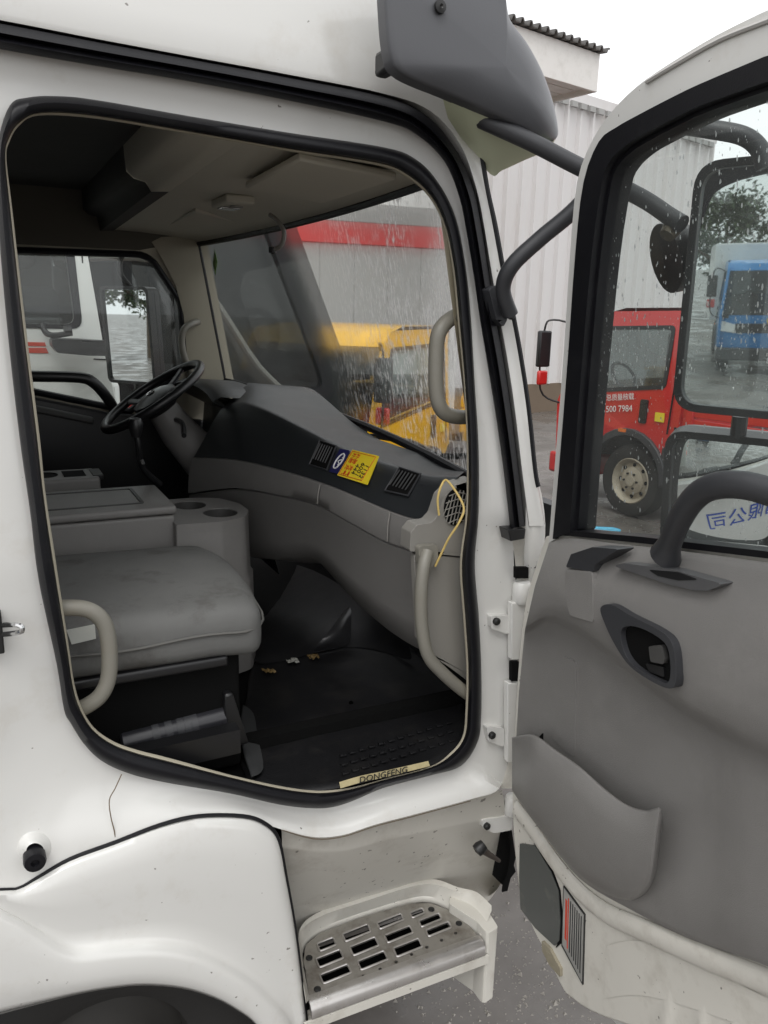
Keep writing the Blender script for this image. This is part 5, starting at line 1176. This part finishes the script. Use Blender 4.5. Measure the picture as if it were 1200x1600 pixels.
# window switch panel
swp = dplate('switch_panel', [[(957,884),(975,880),(1050,890),(1131,913),(1106,923),(1082,922),(1040,912)]], .050, .0775, mat('switch_grey', (.095, .095, .098), .4, var=.1, vs=20), door, r=.004, bevel=0)
dplate('window_switch', [[(1012,890),(1060,894),(1092,906),(1060,907),(1028,900)]], .068, .0785, BLACKP, swp, r=.002, bevel=0)
# inner handle in its bezel
bz = [(938,950),(955,945),(985,962),(1030,985),(1050,1005),(1056,1040),(1055,1068),(1046,1076),(1020,1066),(985,1042),(962,1010),(945,975)]
hole_ = [(977,986),(1003,984),(1036,1006),(1045,1030),(1044,1062),(1030,1060),(992,1036),(978,1014)]
bz = [tuple(p) for p in spl(bz, 4, True)]; hole_ = [tuple(p) for p in spl([(972,982),(1000,981),(1038,1004),(1047,1035),(1045,1064),(1030,1064),(990,1040),(973,1012)], 4, True)]
hb = dplate('handle_bezel', [bz, hole_], .045, .096, CHAR, door, bevel=.004)
dplate('handle_recess', [hole_], .040, .0835, BLACKM, hb, smooth=False)
dplate('inner_handle', [[(1013,1010),(1033,1008),(1038,1030),(1036,1038),(1016,1034)]], .050, .094, GREYD, hb, r=.005, bevel=.004)
dplate('lock_lever', [[(1008,1036),(1036,1042),(1038,1058),(1014,1050)]], .048, .088, BLACKP, hb, r=.003, bevel=.003)
# sloping grab tube
gt = [D(1040,868,.055), D(1048,846,.065), D(1062,812,.08), D(1085,778,.09), D(1115,760,.095), D(1160,758,.095), D(1215,772,.09), D(1300,800,.085), D(1400,850,.07), D(1450,900,.05)]
MB().sweep(spl(gt, 5), lambda t: circ(.0215+(.009*max(0, 1-t/.10)), 14, 1, .85), list(map(list, [DW]*46))).build('door_grab_tube', CHAR, door)
# bare lower door: pressed ridge, speaker cover, warning plate, reflector lamp, ribs
MB().sweep([D(x, y, .004) for x, y in spl([(806,1262),(835,1300),(868,1348),(905,1392),(950,1428),(1010,1455),(1100,1495),(1200,1534),(1330,1585)], 4)], circ(.024, 14, 1, .42), list(map(list, [DW]*33))).build('pressed_ridge', WHITE2, door)
MB().grid([[D(x, y, w) for x, y in spl(k, 4)] for k, w in (([(948,1478),(1000,1470),(1080,1500),(1200,1560),(1330,1620)], .003), ([(946,1490),(1000,1486),(1080,1515),(1200,1575),(1330,1640)], -.0), ([(945,1560),(1000,1555),(1080,1575),(1200,1620),(1330,1690)], .002))]).build('pressed_recess', WHITE2, door)
rows = []
for j in range(9):
    t = j/8; row = []
    for i in range(61):
        x = 985+i*6; y = 1500+(x-985)*.40+t*150; fade = math.sin(math.pi*min(1, t*1.6+.05)/2)*min(1, i/6)
        rdg = max(0, math.cos((x+t*34-1052)/52*2*math.pi))**3
        row.append(D(x+t*10, y, -.002+fade*(.003+.006*rdg)))
    rows.append(row)
MB().grid(rows).build('pressed_rib', WHITE2, door, ang=80)
spk = dplate('speaker_cover', [[(812,1318),(836,1322),(860,1362),(872,1392),(875,1440),(873,1470),(866,1478),(836,1450),(813,1420),(811,1370)]], -.004, .006, mat('speaker_cover', (.085, .09, .085), .5, var=.2, vs=20, dirt=(.25, .25, .22), damt=.4, ds=14, dlo=.58), door, r=.006, bevel=.002)
dplate('cover_shadow_gap', [[(834,1318),(862,1360),(874,1392),(878,1440),(876,1474),(868,1481),(873,1470),(875,1440),(872,1392),(860,1362),(836,1322)]], -.002, .004, BLACKM, door, smooth=False)
wp = dplate('warning_plate', [[(880,1384),(913,1429),(910,1539),(877,1478)]], -.002, .004, BLACKT, door, smooth=False)
dplate('plate_face', [[(881,1388),(911.5,1430),(908.5,1534),(878.5,1476)]], .002, .0055, SILVERL, wp, smooth=False)
for i in range(7):
    t = .22+.11*i; x0, x1 = 881+30*t, 879+30*t
    yt, yb = 1388+42*t+6, 1476+58*t-6
    dplate('print_line', [[(x0, yt), (x0+1.2, yt+1.5), (x1+1.0, yb), (x1-.2, yb-1.5)]], .0055, .0062, BLACKT if i else REDT, wp, smooth=False)
dplate('print_line', [[(883.5,1404), (886,1408), (884.5,1470), (882,1466)]], .0055, .0062, REDT, wp, smooth=False)
dplate('door_lamp', [[(846,1470),(858,1482),(875,1514),(875,1527),(858,1508),(847,1486)]], -.004, .008, mat('lamp_amber', (.30, .27, .20), .25, var=.3, vs=40), door, r=.003, bevel=.002)

# ================================================================== PASSENGER SIDE MIRRORS ON TUBULAR ARMS
def arm(pts, r, name='mirror_arm'):
    return MB().tube(spl([onY(x, y, yy) for x, y, yy in pts], 6), r, 12).build(name, CHAR, truck)
arm([(738,180,.06),(760,190,-.01),(830,222,-.05),(900,258,-.09),(1000,308,-.16),(1046,338,-.21),(1066,350,-.24)], .018)
lo_arm = arm([(798,492,.0),(786,452,-.006),(800,415,-.03),(845,372,-.06),(895,330,-.10),(965,258,-.16),(1030,204,-.23),(1060,196,-.27),(1110,202,-.32),(1160,212,-.36),(1186,232,-.38),(1196,262,-.39)], .017)
bq = lambda x, y: (onY(x, y, -.012).x, onY(x, y, -.012).z)
ab = MB().plate([fillet([bq(779,452), bq(792,444), bq(806,500), bq(799,512), bq(789,500)], .006, 4)], lambda a, b, c: Vector((a, tumble(b)-.022+c, b)), 0, .03).build('arm_bracket', CHAR, truck, bevel=.004)
for x, y in ((791,446), (797,494)):
    p = onY(x, y, .02); MB().lathe([(.008, 0), (.008, -.006), (.004, -.008), (0, -.006)], Matrix.Translation(Vector((p.x, tumble(p.z)-.024, p.z))) @ Matrix.Rotation(rad(-90), 4, 'X'), 12).build('bolt', BOLT, ab)
MN = Vector((-.923, -.385, .0)).normalized(); MN = Vector((MN.x, MN.y, -.035)).normalized(); MA = Vector((-MN.y, MN.x, 0)).normalized()
if MA.x < 0: MA = -MA
MV = MA.cross(MN); 
if MV.z < 0: MV = -MV
def mirror(M0, tl, bl, width, rad_, name, convex=0.0, lipt=.016, n_=MN):
    a = (n_.cross(Vector((0, 0, 1)))).normalized()
    if a.x < 0: a = -a
    v = a.cross(n_); v = v if v.z > 0 else -v
    P0, P1 = onP(*tl, M0, n_), onP(*bl, M0, n_); o = P1; h = (P0-P1).dot(v)
    T = lambda s, t, c: o+a*s+v*t+n_*c
    outl, inl = rr(0, 0, width, h, rad_, 6), rr(lipt, lipt, width-lipt, h-lipt, rad_*.8, 6)
    hs_ = MB().plate([outl, inl], T, -.03, .012).build(name, BLACKP, truck, bevel=.006)
    # rounded back shell
    c = (width/2, h/2)
    rows = [[T(c[0]+(x-c[0])*k, c[1]+(y-c[1])*k, d) for x, y in outl] for k, d in ((1, -.028), (.97, -.05), (.85, -.075), (.5, -.09), (.02, -.092))]
    MB().grid(rows, cu=True).build('mirror_shell', BLACKP, hs_)
    if convex:
        rows = [[T(lipt*.5+(width-lipt)*s, lipt*.5+(h-lipt)*t, .004-convex*((2*s-1)**2*(width/2)**2+(2*t-1)**2*(h/2)**2)) for s in np.linspace(0, 1, 17)] for t in np.linspace(0, 1, 17)]
        MB().grid(rows).build('mirror_glass', MIRROR, hs_, ang=180)
    else:
        MB().plate([rr(lipt*.6, lipt*.6, width-lipt*.6, h-lipt*.6, rad_*.85, 6)], T, -.004, .002).build('mirror_glass', MIRROR, hs_, smooth=False)
    return T, h
T1, h1 = mirror(Vector((1.33, -.26, 2.0)), (1064,256), (1052,640), .25, .055, 'main_mirror')
T2, h2 = mirror(Vector((1.36, -.25, 1.7)), (1038,668), (1032,852), .25, .045, 'wide_angle_mirror', convex=.95, n_=Vector((-.85, -.5, -.22)).normalized())
MB().tube([T1(.13, -.005, -.03), T1(.13, -.05, -.03)], .016, 10).build('mirror_link', BLACKP, truck)
# ball joint and round housing behind the mirror
jc = onY(1050, 357, -.21); MB().lathe([(0, -.022), (.016, -.02), (.02, 0), (.016, .02), (0, .022)], Matrix.Translation(jc) @ Matrix.Rotation(rad(40), 4, 'Y'), 16).build('mirror_joint', mat('brass_joint', (.12, .10, .07), .6, metal=.3, var=.6, vs=60), truck)
dc = onY(1060, 398, -.14); MB().lathe([(0, .04), (.04, .036), (.065, .02), (.078, -.01), (.076, -.03), (0, -.035)], Matrix.Translation(dc) @ Matrix.Rotation(rad(70), 4, 'Y') @ Matrix.Rotation(rad(20), 4, 'X'), 28).build('mirror_motor_housing', BLACKP, truck)
# driver-side mirror seen through the far window
def far_mirror():
    y = 2.42; P = [onY(x, yy, y) for x, yy in ((160,447),(234,447),(246,594),(172,598))]
    lo_, hi_ = P[3], P[1]; n_ = Vector((-.785, -.62, 0)).normalized(); a = Vector((.62, -.785, 0)).normalized()
    o = onP(172,597,P[3],n_); w = (onP(246,595,P[3],n_)-o).dot(a); h = (onP(162,447,P[3],n_)-o).z
    T = lambda s, t, c: o+a*(s-.02*t/h*0)+Vector((0, 0, t))-a*(.025*t/h)+n_*c
    hs_ = MB().plate([rr(0, 0, w, h, .03, 5), rr(.014, .014, w-.014, h-.014, .022, 5)], T, -.03, .012).build('driver_mirror', BLACKP, truck, bevel=.005)
    MB().plate([rr(.01, .01, w-.01, h-.01, .024, 5)], T, -.003, .002).build('mirror_glass', MIRROR, hs_, smooth=False)
    MB().plate([rr(0, 0, w, h, .03, 5)], T, -.06, -.03).build('mirror_shell', BLACKP, hs_, bevel=.012)
    top = T(w*.55, h, -.02)
    MB().tube(spl([top, top+Vector((-.04, 0, .06)), top+Vector((-.02, -.01, .14)), top+Vector((.06, -.12, .18)), top+Vector((.16, -.3, .16))], 5), .012, 8).build('mirror_arm', BLACKP, truck)
    MB().tube([T(w*.5, 0, -.02), T(w*.5, -.25, -.02)], .012, 8).build('mirror_arm', BLACKP, truck)
far_mirror()
# ---- cargo body behind the cab (seen only in the mirrors)
cb = MB().box((-5.6, -.15, .75), (-1.1, 2.1, 3.0)).build('cargo_body', WHITE, truck, bevel=.02)
for i in range(6): MB().box((-5.2+i*.7, -.158, 1.02), (-4.9+i*.7, -.148, 1.09)).build('reflective_tape', REDT if i % 2 else WHITET, cb, smooth=False)

for o_ in bpy.data.objects:
    if '_local' in o_: del o_['_local']
